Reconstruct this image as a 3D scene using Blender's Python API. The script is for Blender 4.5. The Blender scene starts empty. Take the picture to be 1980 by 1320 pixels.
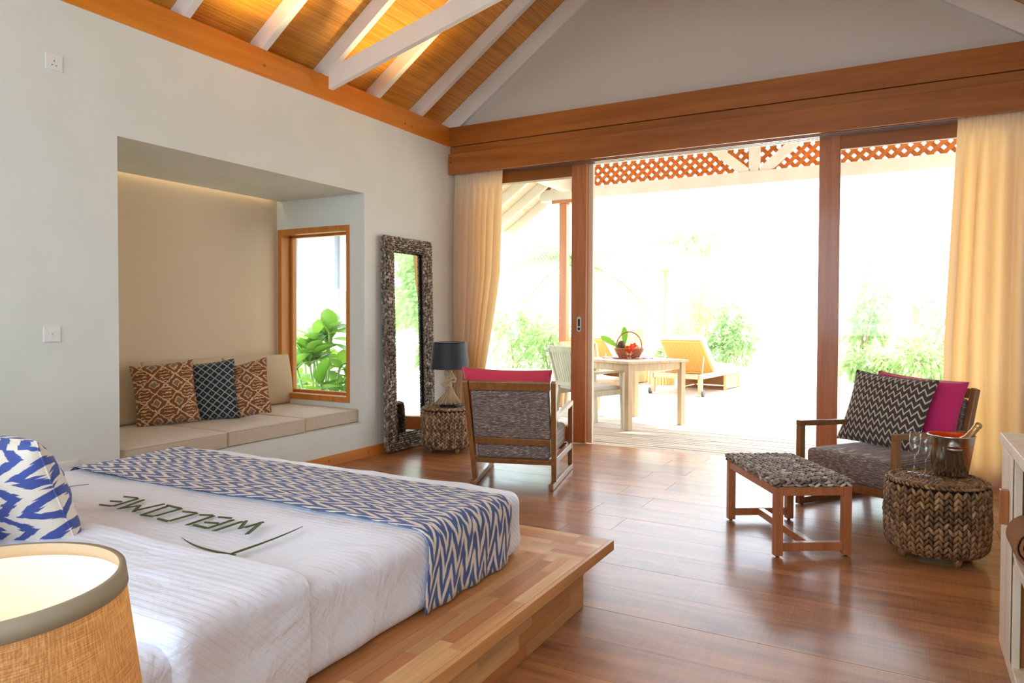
import bpy, math, random
import numpy as np
from mathutils import Vector, Matrix, Euler, noise as mnoise
PI=math.pi; R=math.radians
sc=bpy.context.scene; COL=sc.collection
rnd=random.Random(7)
# ---------------------------------------------------------------- camera, world, sun, exposure
def vec(*a): return Vector(a)
CAMZ=1.22
yaw,pitch,roll=-.504325,.0210935,.0033025
Fv=vec(math.sin(yaw)*math.cos(pitch),math.cos(yaw)*math.cos(pitch),-math.sin(pitch))
Rt=vec(math.cos(yaw),-math.sin(yaw),0); Up=Rt.cross(Fv)
r2=Rt*math.cos(roll)+Up*math.sin(roll); u2=-Rt*math.sin(roll)+Up*math.cos(roll)
cd=bpy.data.cameras.new('camera'); cam=bpy.data.objects.new('camera',cd); COL.objects.link(cam)
M=Matrix((r2,u2,-Fv)).transposed().to_4x4(); M.translation=vec(0,0,CAMZ); cam.matrix_world=M
cd.sensor_width=36; cd.lens=1368.37/1980*36; cd.shift_y=-18.118/1980; cd.clip_start=.02; cd.clip_end=400
# vertical principal point sits 18 px above the middle of the frame
sc.camera=cam
W=bpy.data.worlds.new('world'); sc.world=W; W.use_nodes=True
WB=W.node_tree.nodes['Background']; WB.inputs[0].default_value=(.77,.885,1,1); WB.inputs[1].default_value=4.6
def light(name,kind,loc,rot,energy,col=(1,1,1),**k):
    d=bpy.data.lights.new(name,kind); d.energy=energy; d.color=col
    for a,b in k.items(): setattr(d,a,b)
    o=bpy.data.objects.new(name,d); o.location=loc; o.rotation_euler=rot; COL.objects.link(o); return o
light('sun','SUN',(3,12,12),(R(-24),R(14),0),9.0,(1,.97,.92),angle=R(1.5))
light('rear_fill','AREA',(-1.4,-1.45,2.0),(R(84),0,0),124,(.66,.84,1),shape='RECTANGLE',size=4.4,size_y=2.2)  # added fill lamp behind the camera; the rear wall has no window
light('ceiling_spot','SPOT',(-3.35,3.35,2.9),(R(180),R(-20),0),48,(1,.72,.34),spot_size=R(95),spot_blend=.8,shadow_soft_size=.05)
light('ceiling_spot','SPOT',(-3.35,4.6,2.9),(R(180),R(-20),0),34,(1,.72,.34),spot_size=R(95),spot_blend=.8,shadow_soft_size=.05)
light('bedside_bulb','POINT',(-1.05,.464,.77),(0,0,0),1.5,(1,.84,.64),shadow_soft_size=.035)
light('cove_strip','AREA',(-5.11,3.65,2.34),(0,0,0),.6,(1,.84,.55),shape='RECTANGLE',size=.03,size_y=2.1)
vs=sc.view_settings; vs.view_transform='Standard'; vs.look='None'; vs.gamma=1; vs.exposure=.40; vs.use_curve_mapping=False
sc.cycles.max_bounces=10; sc.cycles.diffuse_bounces=5; sc.cycles.transparent_max_bounces=12; sc.cycles.transmission_bounces=8
sc.cycles.sample_clamp_indirect=8; sc.cycles.caustics_reflective=False; sc.cycles.caustics_refractive=False
sc.cycles.use_denoising=True
# ---------------------------------------------------------------- material language
def lin(c):
    return tuple(((v/255)/12.92 if v<=10.3 else (((v/255)+.055)/1.055)**2.4) for v in c)+(1,)
class V:
    def __init__(s,g,k): s.g=g; s.k=k
    def _m(s,op,b=None,c=None):
        n=s.g.new('ShaderNodeMath'); n.operation=op
        for i,x in enumerate((s,b,c)):
            if x is None: continue
            if isinstance(x,V): s.g.l.new(x.k,n.inputs[i])
            else: n.inputs[i].default_value=x
        return V(s.g,n.outputs[0])
    def __add__(s,b): return s._m('ADD',b)
    __radd__=__add__
    def __sub__(s,b): return s._m('SUBTRACT',b)
    def __rsub__(s,b): return (s*-1)+b
    def __mul__(s,b): return s._m('MULTIPLY',b)
    __rmul__=__mul__
    def __truediv__(s,b): return s._m('DIVIDE',b)
    def frac(s): return s._m('FRACT')
    def floor(s): return s._m('FLOOR')
    def abs(s): return s._m('ABSOLUTE')
    def lt(s,b): return s._m('LESS_THAN',b)
    def gt(s,b): return s._m('GREATER_THAN',b)
    def min(s,b): return s._m('MINIMUM',b)
    def max(s,b): return s._m('MAXIMUM',b)
    def sin(s): return s._m('SINE')
    def tri(s): return (s.frac()-.5).abs()*2
    def clamp(s):
        r=s._m('ADD',0.0); r.k.node.use_clamp=True; return r
    def soft(s,a,b):
        n=s.g.new('ShaderNodeMapRange'); n.interpolation_type='SMOOTHSTEP'
        s.g.l.new(s.k,n.inputs[0]); n.inputs[1].default_value=a; n.inputs[2].default_value=b; return V(s.g,n.outputs[0])
class G:
    def __init__(s,nt): s.nt=nt; s.l=nt.links; s.c={}
    def new(s,t): return s.nt.nodes.new(t)
    def _tc(s,out):
        if 'tc' not in s.c: s.c['tc']=s.new('ShaderNodeTexCoord')
        if out not in s.c:
            sp=s.new('ShaderNodeSeparateXYZ'); s.l.new(s.c['tc'].outputs[out],sp.inputs[0]); s.c[out]=[V(s,sp.outputs[i]) for i in range(3)]
        return s.c[out]
    def obj(s): return s._tc('Object')
    def uv(s): return s._tc('UV')
    def world(s):
        if 'w' not in s.c:
            g=s.new('ShaderNodeNewGeometry'); sp=s.new('ShaderNodeSeparateXYZ'); s.l.new(g.outputs['Position'],sp.inputs[0]); s.c['w']=[V(s,sp.outputs[i]) for i in range(3)]
        return s.c['w']
    def rand(s):
        if 'r' not in s.c: s.c['r']=V(s,s.new('ShaderNodeObjectInfo').outputs['Random'])
        return s.c['r']
    def attr(s,name):
        n=s.new('ShaderNodeAttribute'); n.attribute_name=name; return V(s,n.outputs['Fac'])
    def noise(s,x,y,z,scale=1,detail=2,rough=.5,dist=0):
        c=s.new('ShaderNodeCombineXYZ')
        for i,q in enumerate((x,y,z)):
            if isinstance(q,V): s.l.new(q.k,c.inputs[i])
            else: c.inputs[i].default_value=q
        n=s.new('ShaderNodeTexNoise'); s.l.new(c.outputs[0],n.inputs['Vector']); n.inputs['Scale'].default_value=scale
        n.inputs['Detail'].default_value=detail; n.inputs['Roughness'].default_value=rough; n.inputs['Distortion'].default_value=dist
        return V(s,n.outputs[0])
    def mix(s,f,a,b):
        n=s.new('ShaderNodeMix'); n.data_type='RGBA'; n.clamp_factor=True
        if isinstance(f,V): s.l.new(f.k,n.inputs[0])
        else: n.inputs[0].default_value=f
        for i,q in ((6,a),(7,b)):
            if isinstance(q,V): s.l.new(q.k,n.inputs[i])
            else: n.inputs[i].default_value=lin(q) if len(q)==3 else q
        return V(s,n.outputs[2])
    def bright(s,col,f):   # multiply a colour by a value
        n=s.new('ShaderNodeMix'); n.data_type='RGBA'; n.blend_type='MULTIPLY'; n.inputs[0].default_value=1
        if isinstance(col,V): s.l.new(col.k,n.inputs[6])
        else: n.inputs[6].default_value=lin(col)
        c=s.new('ShaderNodeCombineColor')
        for i in range(3): s.l.new(f.k,c.inputs[i])
        s.l.new(c.outputs[0],n.inputs[7]); return V(s,n.outputs[2])
MATS={}
def mat(name,col,rough=.5,metal=0,bump=None,bs=.3,bd=.01,coat=0,sheen=0,trans=None,transmission=0,spec=.5,alpha=None,ior=1.45,cr=.1):
    m=bpy.data.materials.new(name); m.use_nodes=True; nt=m.node_tree; g=G(nt); b=nt.nodes['Principled BSDF']
    if callable(col): nt.links.new(col(g).k,b.inputs['Base Color'])
    else: b.inputs['Base Color'].default_value=lin(col)
    if callable(rough): nt.links.new(rough(g).k,b.inputs['Roughness'])
    else: b.inputs['Roughness'].default_value=rough
    b.inputs['Metallic'].default_value=metal; b.inputs['Specular IOR Level'].default_value=spec; b.inputs['IOR'].default_value=ior
    b.inputs['Coat Weight'].default_value=coat; b.inputs['Coat Roughness'].default_value=cr; b.inputs['Sheen Weight'].default_value=sheen
    b.inputs['Transmission Weight'].default_value=transmission
    if bump:
        bn=nt.nodes.new('ShaderNodeBump'); bn.inputs['Strength'].default_value=bs; bn.inputs['Distance'].default_value=bd
        nt.links.new(bump(g).k,bn.inputs['Height']); nt.links.new(bn.outputs[0],b.inputs['Normal'])
    if trans:
        t=nt.nodes.new('ShaderNodeBsdfTranslucent'); f,tc=trans; mx=nt.nodes.new('ShaderNodeMixShader'); mx.inputs[0].default_value=f
        if callable(tc): nt.links.new(tc(g).k,t.inputs[0])
        else: t.inputs[0].default_value=lin(tc)
        nt.links.new(b.outputs[0],mx.inputs[1]); nt.links.new(t.outputs[0],mx.inputs[2]); nt.links.new(mx.outputs[0],nt.nodes['Material Output'].inputs[0])
    MATS[name]=m; return m
def axes(g,ax):
    o=g.obj(); return [o['xyz'.index(a)] for a in ax]
def wood(name,c1,c2,ax='x',rough=.4,scale=1,coat=0,var=.25,bs=.08,spec=.5,dark=None):
    order={'x':'xyz','y':'yxz','z':'zxy'}[ax]
    def f(g):
        a,b,c=axes(g,order); r=g.rand()*37
        n=g.noise(a*(1.6*scale)+r,b*(22*scale),c*(22*scale)+r,1,4,.6,.6)
        n2=g.noise(a*(6*scale)+r,b*(160*scale),c*(160*scale),1,2,.5)
        col=g.mix((n*.75+n2*.25).soft(.3,.7),c1,c2)
        return g.bright(col,(g.rand()*var+(1-var/2)))
    def bf(g):
        a,b,c=axes(g,order); return g.noise(a*8,b*260,c*260,1,2,.5)
    return mat(name,f,rough,bump=bf,bs=bs,bd=.002,coat=coat,spec=spec)
paint=mat('wall_paint',lambda g:g.mix(g.noise(*g.world(),2.2,3).soft(.35,.65),(221,225,218),(226,229,223)),.55,bump=lambda g:g.noise(*g.world(),160,3),bs=.05,bd=.002,spec=.3)
gablep=mat('gable_paint',(205,196,184),.6,bump=lambda g:g.noise(*g.world(),160,3),bs=.05,bd=.002,spec=.3)
panelp=mat('alcove_panel_paint',lambda g:g.mix(g.noise(*g.world(),1.5,2),(220,197,168),(225,203,174)),.6,bump=lambda g:g.noise(*g.world(),180,3),bs=.05,bd=.002,spec=.3)
whitewood=mat('white_painted_wood',lambda g:g.mix(g.noise(*g.world(),3,3).soft(.35,.65),(228,223,214),(236,232,225)),.4,bump=lambda g:g.noise(*g.world(),90,3),bs=.05,bd=.002)
beamw=wood('orange_stained_beam',(206,120,30),(224,142,46),'y',.33,.5,coat=.15,var=.05)
headw=wood('red_brown_header',(148,82,28),(174,104,40),'x',.36,.5,coat=.1,var=.16)
framew=wood('door_frame_wood',(176,104,60),(200,128,78),'z',.3,.8,coat=.2,var=.1)
palew=wood('sunlit_pale_jamb',(222,196,164),(236,214,186),'z',.4,.8,var=.05)  # outdoor light on the door edge put into a paler wood colour
winw=wood('window_frame_wood',(186,112,44),(208,134,60),'z',.4,.8,coat=.1,var=.05)
ceilw=mat('golden_ceiling_boards',lambda g:g.bright(g.mix(g.noise(g.obj()[1]*1.2+g.rand()*40,g.obj()[0]*60,g.obj()[2]*60,1,3,.6).soft(.35,.65),(208,136,36),(232,162,58)),g.rand()*.16+.92),.32,
   bump=lambda g:(g.uv()[0]*5.0).tri().soft(.0,.35)+g.noise(g.obj()[1]*2,g.obj()[0]*120,g.obj()[2]*120,1,2)*.2,bs=.55,bd=.004,coat=.35,cr=.25)
soffw=wood('overexposed_soffit_board',(216,198,170),(230,214,190),'y',.5,1,var=.08)  # same roof as the ceiling boards; bright veranda light put into the colour
trimw=wood('baseboard_wood',(206,122,40),(222,142,58),'y',.4,1)
def floorcol(g):
    x,y,z=g.world(); r=g.rand()*53
    n=g.noise(x*1.1+r,y*7,r,1,4,.6,1.2); n2=g.noise(x*3+r,y*60,r,1,3,.6); sm=g.noise(x*2.2+r,y*3.4,r,1,2,.5).soft(.56,.74)
    saw=g.noise(x*150,y*4+r,r,1,2,.5)
    c=g.mix((n*.6+n2*.25+saw*.15).soft(.34,.66),(142,90,52),(192,132,84))
    c=g.mix(sm*.45,c,(74,44,28)); return g.bright(c,g.rand()*.22+.88)
floorm=mat('brown_laminate_plank',floorcol,lambda g:g.noise(g.world()[0]*130,g.world()[1]*6,0,1,2)*.12+.40,bump=lambda g:g.noise(g.world()[0]*6,g.world()[1]*90,0,1,3)*.6+g.noise(g.world()[0]*160,g.world()[1]*4,0,1,2)*.6,bs=.10,bd=.002,spec=.2,coat=.5,cr=.19)
deckm=mat('weathered_deck_board',lambda g:g.mix(g.noise(g.world()[0]*2,(g.world()[1]*10).floor()*3.3,0,1,3).soft(.3,.7),(176,160,142),(208,192,172)),.6,bump=lambda g:g.noise(g.world()[0]*4,g.world()[1]*90,0,1,3),bs=.2,bd=.003)
sandm=mat('pale_sand',lambda g:g.mix(g.noise(*g.world(),1.2,4),(226,216,200),(236,228,214)),.9,bump=lambda g:g.noise(*g.world(),30,4),bs=.4,bd=.02)
STV=[(228,168,108),(214,148,88),(238,188,128),(200,132,76),(222,160,98)]
stave=[wood('acacia_stave_%s'%n,STV[i],tuple(int(v*.86) for v in STV[i]),'y',.42,.9,coat=.1,var=.2) for i,n in enumerate('abcde')]
stavex=[wood('acacia_cross_stave_%s'%n,STV[i],tuple(int(v*.86) for v in STV[i]),'x',.42,.9,coat=.1,var=.2) for i,n in enumerate('abcde')]
chairw=wood('walnut_chair_wood',(128,84,46),(156,106,62),'z',.3,1,coat=.25,var=.1)
ottw=wood('reddish_teak',(160,94,58),(186,116,74),'z',.3,1,coat=.25,var=.12)
teak=wood('outdoor_teak',(186,158,120),(206,180,144),'z',.55,1,var=.1)
greyteak=wood('silvered_teak',(186,176,152),(204,196,176),'z',.6,1,var=.08)
washw=wood('whitewashed_wood',(226,206,180),(242,230,210),'z',.5,1.0,var=.1)
brownw=wood('oiled_brown_wood',(150,90,40),(180,116,58),'z',.4,1,var=.1)
def tweed(c1,c2,c3,ax='xz',name='tweed'):
    def f(g):
        o=g.obj(); a,b=o['xyz'.index(ax[0])],o['xyz'.index(ax[1])]
        n=g.noise(a*16,b*210,o['xyz'.index([q for q in 'xyz' if q not in ax][0])]*60,1,2,.6); n2=g.noise(a*34,b*260,3.3,1,1,.5)
        return g.mix(n2.soft(.56,.68),g.mix(n.soft(.38,.62),c1,c2),c3)
    return mat(name,f,.85,bump=lambda g:g.noise(g.obj()[0]*60,g.obj()[1]*60,g.obj()[2]*300,1,2),bs=.3,bd=.002,sheen=.2,spec=.2)
tweedm=tweed((98,84,78),(138,122,114),(192,178,168))
stripem=mat('beige_striped_canvas',lambda g:g.mix(((g.obj()[2]+g.obj()[1]*.0)*55).tri().soft(.3,.7)*.35+g.noise(g.obj()[0]*6,g.obj()[1]*90,g.obj()[2]*90,1,2)*.5,(196,172,140),(212,190,160)),.85,sheen=.2,spec=.2,bump=lambda g:g.noise(*g.obj(),400,2),bs=.2,bd=.001)
seatm=mat('beige_canvas',lambda g:g.mix(g.noise(g.obj()[0]*6,g.obj()[1]*140,g.obj()[2]*8,1,2),(190,172,150),(212,196,176)),.85,sheen=.2,spec=.2,bump=lambda g:g.noise(*g.obj(),400,2),bs=.2,bd=.001)
def sheetbump(g):
    x,y,z=g.world(); return (y*42+z*42).tri().soft(.35,.65)*.10+g.noise(x*1.4+y*.8,y*3.2-x*.9,z*2.5,1.5,4,.55,1.0)*4.0
sheetm=mat('white_satin_stripe_sheet',(234,238,253),.40,bump=sheetbump,bs=.5,bd=.016,sheen=.35,spec=.7)
def ikat(name,u,v,P,A,T,c1,c2,duty=.45):
    def f(g):
        c=g.uv() if u[0]=='u' else g.obj()
        a=c[0] if u[0]=='u' else c['xyz'.index(u)]; b=c[1] if v[0]=='v' else c['xyz'.index(v)]
        q=(a*110).floor()/110
        j=g.noise(q*95,b*2.0,1.7,1,2,.6)
        p=b/T+(a/P).tri()*(A/T)+(j-.5)*.85+(g.noise(a*5,b*5,0,1,3)-.5)*.9
        weave=g.noise(a*900,b*900,0,1,1)
        m=p.tri().soft(duty-.06,duty+.06)
        return g.mix(m,g.bright(c2,weave*.3+.85),g.bright(g.mix(g.noise(a*14,b*5,4,1,2),c1,tuple(int(x*.8) for x in c1)),weave*.5+.75))
    return mat(name,f,.85,sheen=.15,spec=.2,bump=lambda g:g.noise(*g.obj(),260,2),bs=.15,bd=.001)
runm=ikat('blue_ikat_runner_cloth','u','v',.072,.115,.100,(84,106,166),(228,218,204))
ikp=ikat('blue_ikat_pillow_cloth','z','x',.11,.085,.088,(80,96,168),(228,216,200),.5)
def netpat(name,base,line,mid,a0,b0,lw,dots=False,wob=.26):
    def f(g):
        x,y,z=g.obj(); w=g.noise(x*24,z*24,0,1,3,.6)-.5
        u=x/a0+w*wob; v=z/b0+(g.noise(x*40,z*40,5,1,2)-.5)*wob
        d=(u.frac()-.5).abs()+(v.frac()-.5).abs()
        l1=1-((d-.5).abs()).soft(lw*.6,lw*1.5)
        l2=1-((d-.22).abs()).soft(lw*.4,lw*1.1)
        comb=((v*6).tri().gt(.72))*((((u+.5).frac()-.5).abs()).lt(.22))*(d.gt(.52))
        if dots: l2=1-d.soft(.05,.09); comb=l2
        c=g.mix(d.soft(.18,.24),mid,base); return g.mix(l1.max(l2).max(comb)*.92,c,line)
    return mat(name,f,.85,sheen=.2,spec=.2,bump=lambda g:g.noise(*g.obj(),350,2),bs=.15,bd=.001)
brownp=netpat('brown_ikat_cloth',(134,80,46),(224,196,160),(140,112,88),.150,.135,.042)
blackp=netpat('charcoal_diamond_cloth',(44,48,54),(164,170,168),(40,44,50),.062,.058,.085,True,.1)
def zz(g):
    x,y,z=g.obj(); j=(g.noise(x*70,z*30,0,1,2)-.5)*.16
    p=(z/.050+(x/.043).tri()*.74+j).frac(); return g.mix((p-.5).abs().soft(.12,.16),(212,198,178),(76,70,66))
zigp=mat('charcoal_zigzag_cloth',zz,.85,sheen=.15,spec=.2,bump=lambda g:g.noise(*g.obj(),350,2),bs=.15,bd=.001)
pinkm=mat('magenta_linen',lambda g:g.mix(g.noise(g.obj()[0]*120,g.obj()[1]*120,g.obj()[2]*500,1,2),(196,34,98),(222,58,122)),.8,sheen=.4,spec=.2,bump=lambda g:g.noise(*g.obj(),300,2),bs=.2,bd=.001)
redpink=mat('raspberry_linen',lambda g:g.mix(g.noise(g.obj()[0]*120,g.obj()[1]*120,g.obj()[2]*500,1,2),(206,56,84),(226,76,98)),.8,sheen=.4,spec=.2,bump=lambda g:g.noise(*g.obj(),300,2),bs=.2,bd=.001)
curtm=mat('cream_curtain_cloth',lambda g:g.mix(g.noise(g.uv()[0]*160,g.uv()[1]*2,0,1,2),(240,222,190),(248,234,208)),.7,trans=(.34,(255,204,128)),sheen=.2,spec=.2,bump=lambda g:g.noise(g.uv()[0]*90,g.uv()[1]*3,0,1,3),bs=.25,bd=.004)
def hyac(name,c1,c2,c3):
    return mat(name,lambda g:g.mix(g.attr('tone').soft(.75,1.0),g.mix(g.attr('tone').soft(.0,.7),c1,c2),c3),.5,coat=.12,cr=.3,bump=lambda g:g.noise(g.obj()[0]*60,g.obj()[1]*60,g.obj()[2]*160,1,3),bs=.5,bd=.002)
hyD=hyac('dark_water_hyacinth',(88,62,36),(142,104,66),(176,138,94))
hyL=hyac('tan_water_hyacinth',(86,64,42),(162,132,94),(196,170,130))
hyG=hyac('grey_water_hyacinth',(88,74,62),(152,136,120),(206,194,180))
darkfill=mat('dark_basket_core',(34,22,14),.9)
shadeblk=mat('navy_black_shade_cloth',lambda g:g.mix(g.noise(g.obj()[0]*300,g.obj()[1]*300,g.obj()[2]*500,1,2),(34,42,48),(50,60,66)),.55,trans=(.12,(120,140,150)),sheen=.3)
shadelin=mat('shade_lining',(196,198,206),.6)
burlap=mat('burlap_shade_cloth',lambda g:g.mix(g.noise(g.uv()[0]*14,g.uv()[1]*420,0,1,3).soft(.35,.7)*.55+g.noise(g.uv()[0]*480,g.uv()[1]*14,2,1,3).soft(.35,.7)*.45,(168,138,96),(232,208,166)),.8,
   trans=(.60,lambda g:g.mix(g.noise(g.uv()[0]*14,g.uv()[1]*420,0,1,3).soft(.35,.7)*.55+g.noise(g.uv()[0]*480,g.uv()[1]*14,2,1,3).soft(.35,.7)*.45,(176,124,58),(255,222,160))),bump=lambda g:(g.uv()[0]*900).sin()*(g.uv()[1]*260).sin(),bs=.3,bd=.001)
shadetrim=mat('grey_linen_trim',(162,148,124),.8,bump=lambda g:g.noise(*g.obj(),500,2),bs=.3,bd=.001)
linerm=mat('cream_lamp_liner',(250,240,226),.7,trans=(.3,(255,226,180)))
ropem=mat('natural_rope_fibre',lambda g:g.mix(g.noise(g.obj()[0]*90,g.obj()[1]*90,g.obj()[2]*20,1,3),(176,146,108),(222,198,162)),.8,bump=lambda g:g.noise(*g.obj(),260,3),bs=.4,bd=.002)
blackm=mat('black_lacquer',(20,20,20),.35)
plastic=mat('white_switch_plastic',(232,232,228),.35)
holem=mat('dark_socket_hole',(14,12,10),.8)
mirm=mat('mirror_silver',(236,240,238),.015,metal=1)
steel=mat('polished_steel',(222,220,216),.2,metal=1)
chrome=mat('satin_chrome',(214,214,212),.28,metal=1)
orangem=mat('orange_bucket_liner',(240,72,14),.35)
glassb=mat('clear_glass',(255,255,255),.0,transmission=1,ior=1.45)
goldm=mat('gold_foil',(206,176,122),.3,metal=.85,bump=lambda g:g.noise(*g.obj(),120,3),bs=.5,bd=.002)
greenbot=mat('dark_bottle_glass',(20,36,20),.08)
leafstrip=mat('folded_palm_leaf',lambda g:g.mix(g.noise(g.obj()[0]*200,g.obj()[1]*200,0,1,2),(44,66,28),(74,96,50)),.45)
towelm=mat('brown_terry_towel',lambda g:g.mix(g.noise(*g.obj(),180,3),(124,84,54),(172,126,90)),.95,spec=.1,bump=lambda g:g.noise(*g.obj(),220,3),bs=.8,bd=.004)
rattan=mat('orange_rattan_weave',lambda g:g.mix(((g.obj()[0]*60).tri()*.5+((g.obj()[2]*40+(g.obj()[0]*30).floor()*.5).tri())*.5).soft(.2,.7),(206,128,52),(240,172,96)),.5,bump=lambda g:(g.obj()[0]*60).tri()+(g.obj()[2]*40).tri(),bs=.5,bd=.003)
bamboo=mat('split_bamboo',lambda g:g.mix((g.obj()[1]*25).tri()*.3+g.noise(g.obj()[0]*25,g.obj()[1]*25,g.obj()[2]*2,1,2)*.6,(222,168,98),(244,202,140)),.5)
cushw=mat('pale_grey_canvas',(208,202,192),.8,sheen=.2)
wick=mat('brown_willow',lambda g:g.mix(g.noise(*g.obj(),40,2),(120,62,30),(186,112,64)),.5)
redflower=mat('red_petal',(226,40,20),.5,trans=(.3,(255,60,30)))
magpet=mat('magenta_petal',(206,24,150),.6)
whitepet=mat('white_petal',(246,240,220),.5)
orangef=mat('orange_fruit',(238,150,40),.45)
pinebr=mat('pineapple_skin',(96,66,36),.6,bump=lambda g:g.noise(*g.obj(),60,2),bs=.8,bd=.01)
leafbig=mat('fresh_green_leaf',lambda g:g.mix(g.rand()*.7+g.noise(*g.obj(),9,2)*.3,(74,116,44),(128,168,76)),.35,trans=(.42,lambda g:g.mix(g.rand(),(96,158,40),(160,200,74))),coat=.1)
leafgr=mat('garden_leaf',lambda g:g.mix(g.attr('tone'),(138,170,102),(198,216,158)),.5,trans=(.33,(214,230,176)))
leafdk=mat('deep_garden_leaf',lambda g:g.mix(g.attr('tone'),(122,154,102),(176,196,144)),.5,trans=(.3,(186,214,150)))
straw=mat('dry_palm_leaf',lambda g:g.mix(g.attr('tone'),(172,156,108),(212,200,152)),.6,trans=(.25,(232,220,176)))
barkm=mat('pale_bark',lambda g:g.mix(g.noise(*g.obj(),14,3),(150,130,104),(196,178,150)),.8)
rubber=mat('grey_rubber',(96,96,98),.6)
canopym=mat('white_parasol_canvas',(244,242,236),.8,trans=(.3,(255,250,240)))
lattw=wood('lattice_cedar',(190,102,36),(214,126,54),'x',.5,1,var=.1)
reedm=mat('pale_reed_fence',lambda g:g.mix(g.attr('tone'),(186,172,146),(218,206,182)),.7)
postm=mat('grey_post',(140,148,160),.6)
def panemat(name='window_glass',ior=1.45):
    m=bpy.data.materials.new(name); m.use_nodes=True; nt=m.node_tree; nt.nodes.clear()
    o=nt.nodes.new('ShaderNodeOutputMaterial'); t=nt.nodes.new('ShaderNodeBsdfTransparent'); t.inputs[0].default_value=(.965,.985,.975,1)
    gl=nt.nodes.new('ShaderNodeBsdfGlossy'); gl.inputs['Roughness'].default_value=.0; fr=nt.nodes.new('ShaderNodeFresnel'); gb=nt.nodes.new('ShaderNodeNewGeometry'); mr=nt.nodes.new('ShaderNodeMapRange'); nt.links.new(gb.outputs['Backfacing'],mr.inputs[0]); mr.inputs[3].default_value=ior; mr.inputs[4].default_value=1/ior; nt.links.new(mr.outputs[0],fr.inputs[0])
    mx=nt.nodes.new('ShaderNodeMixShader'); nt.links.new(fr.outputs[0],mx.inputs[0]); nt.links.new(t.outputs[0],mx.inputs[1]); nt.links.new(gl.outputs[0],mx.inputs[2]); nt.links.new(mx.outputs[0],o.inputs[0]); return m
pane=panemat()
flutem=panemat('flute_glass',2.1)
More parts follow.
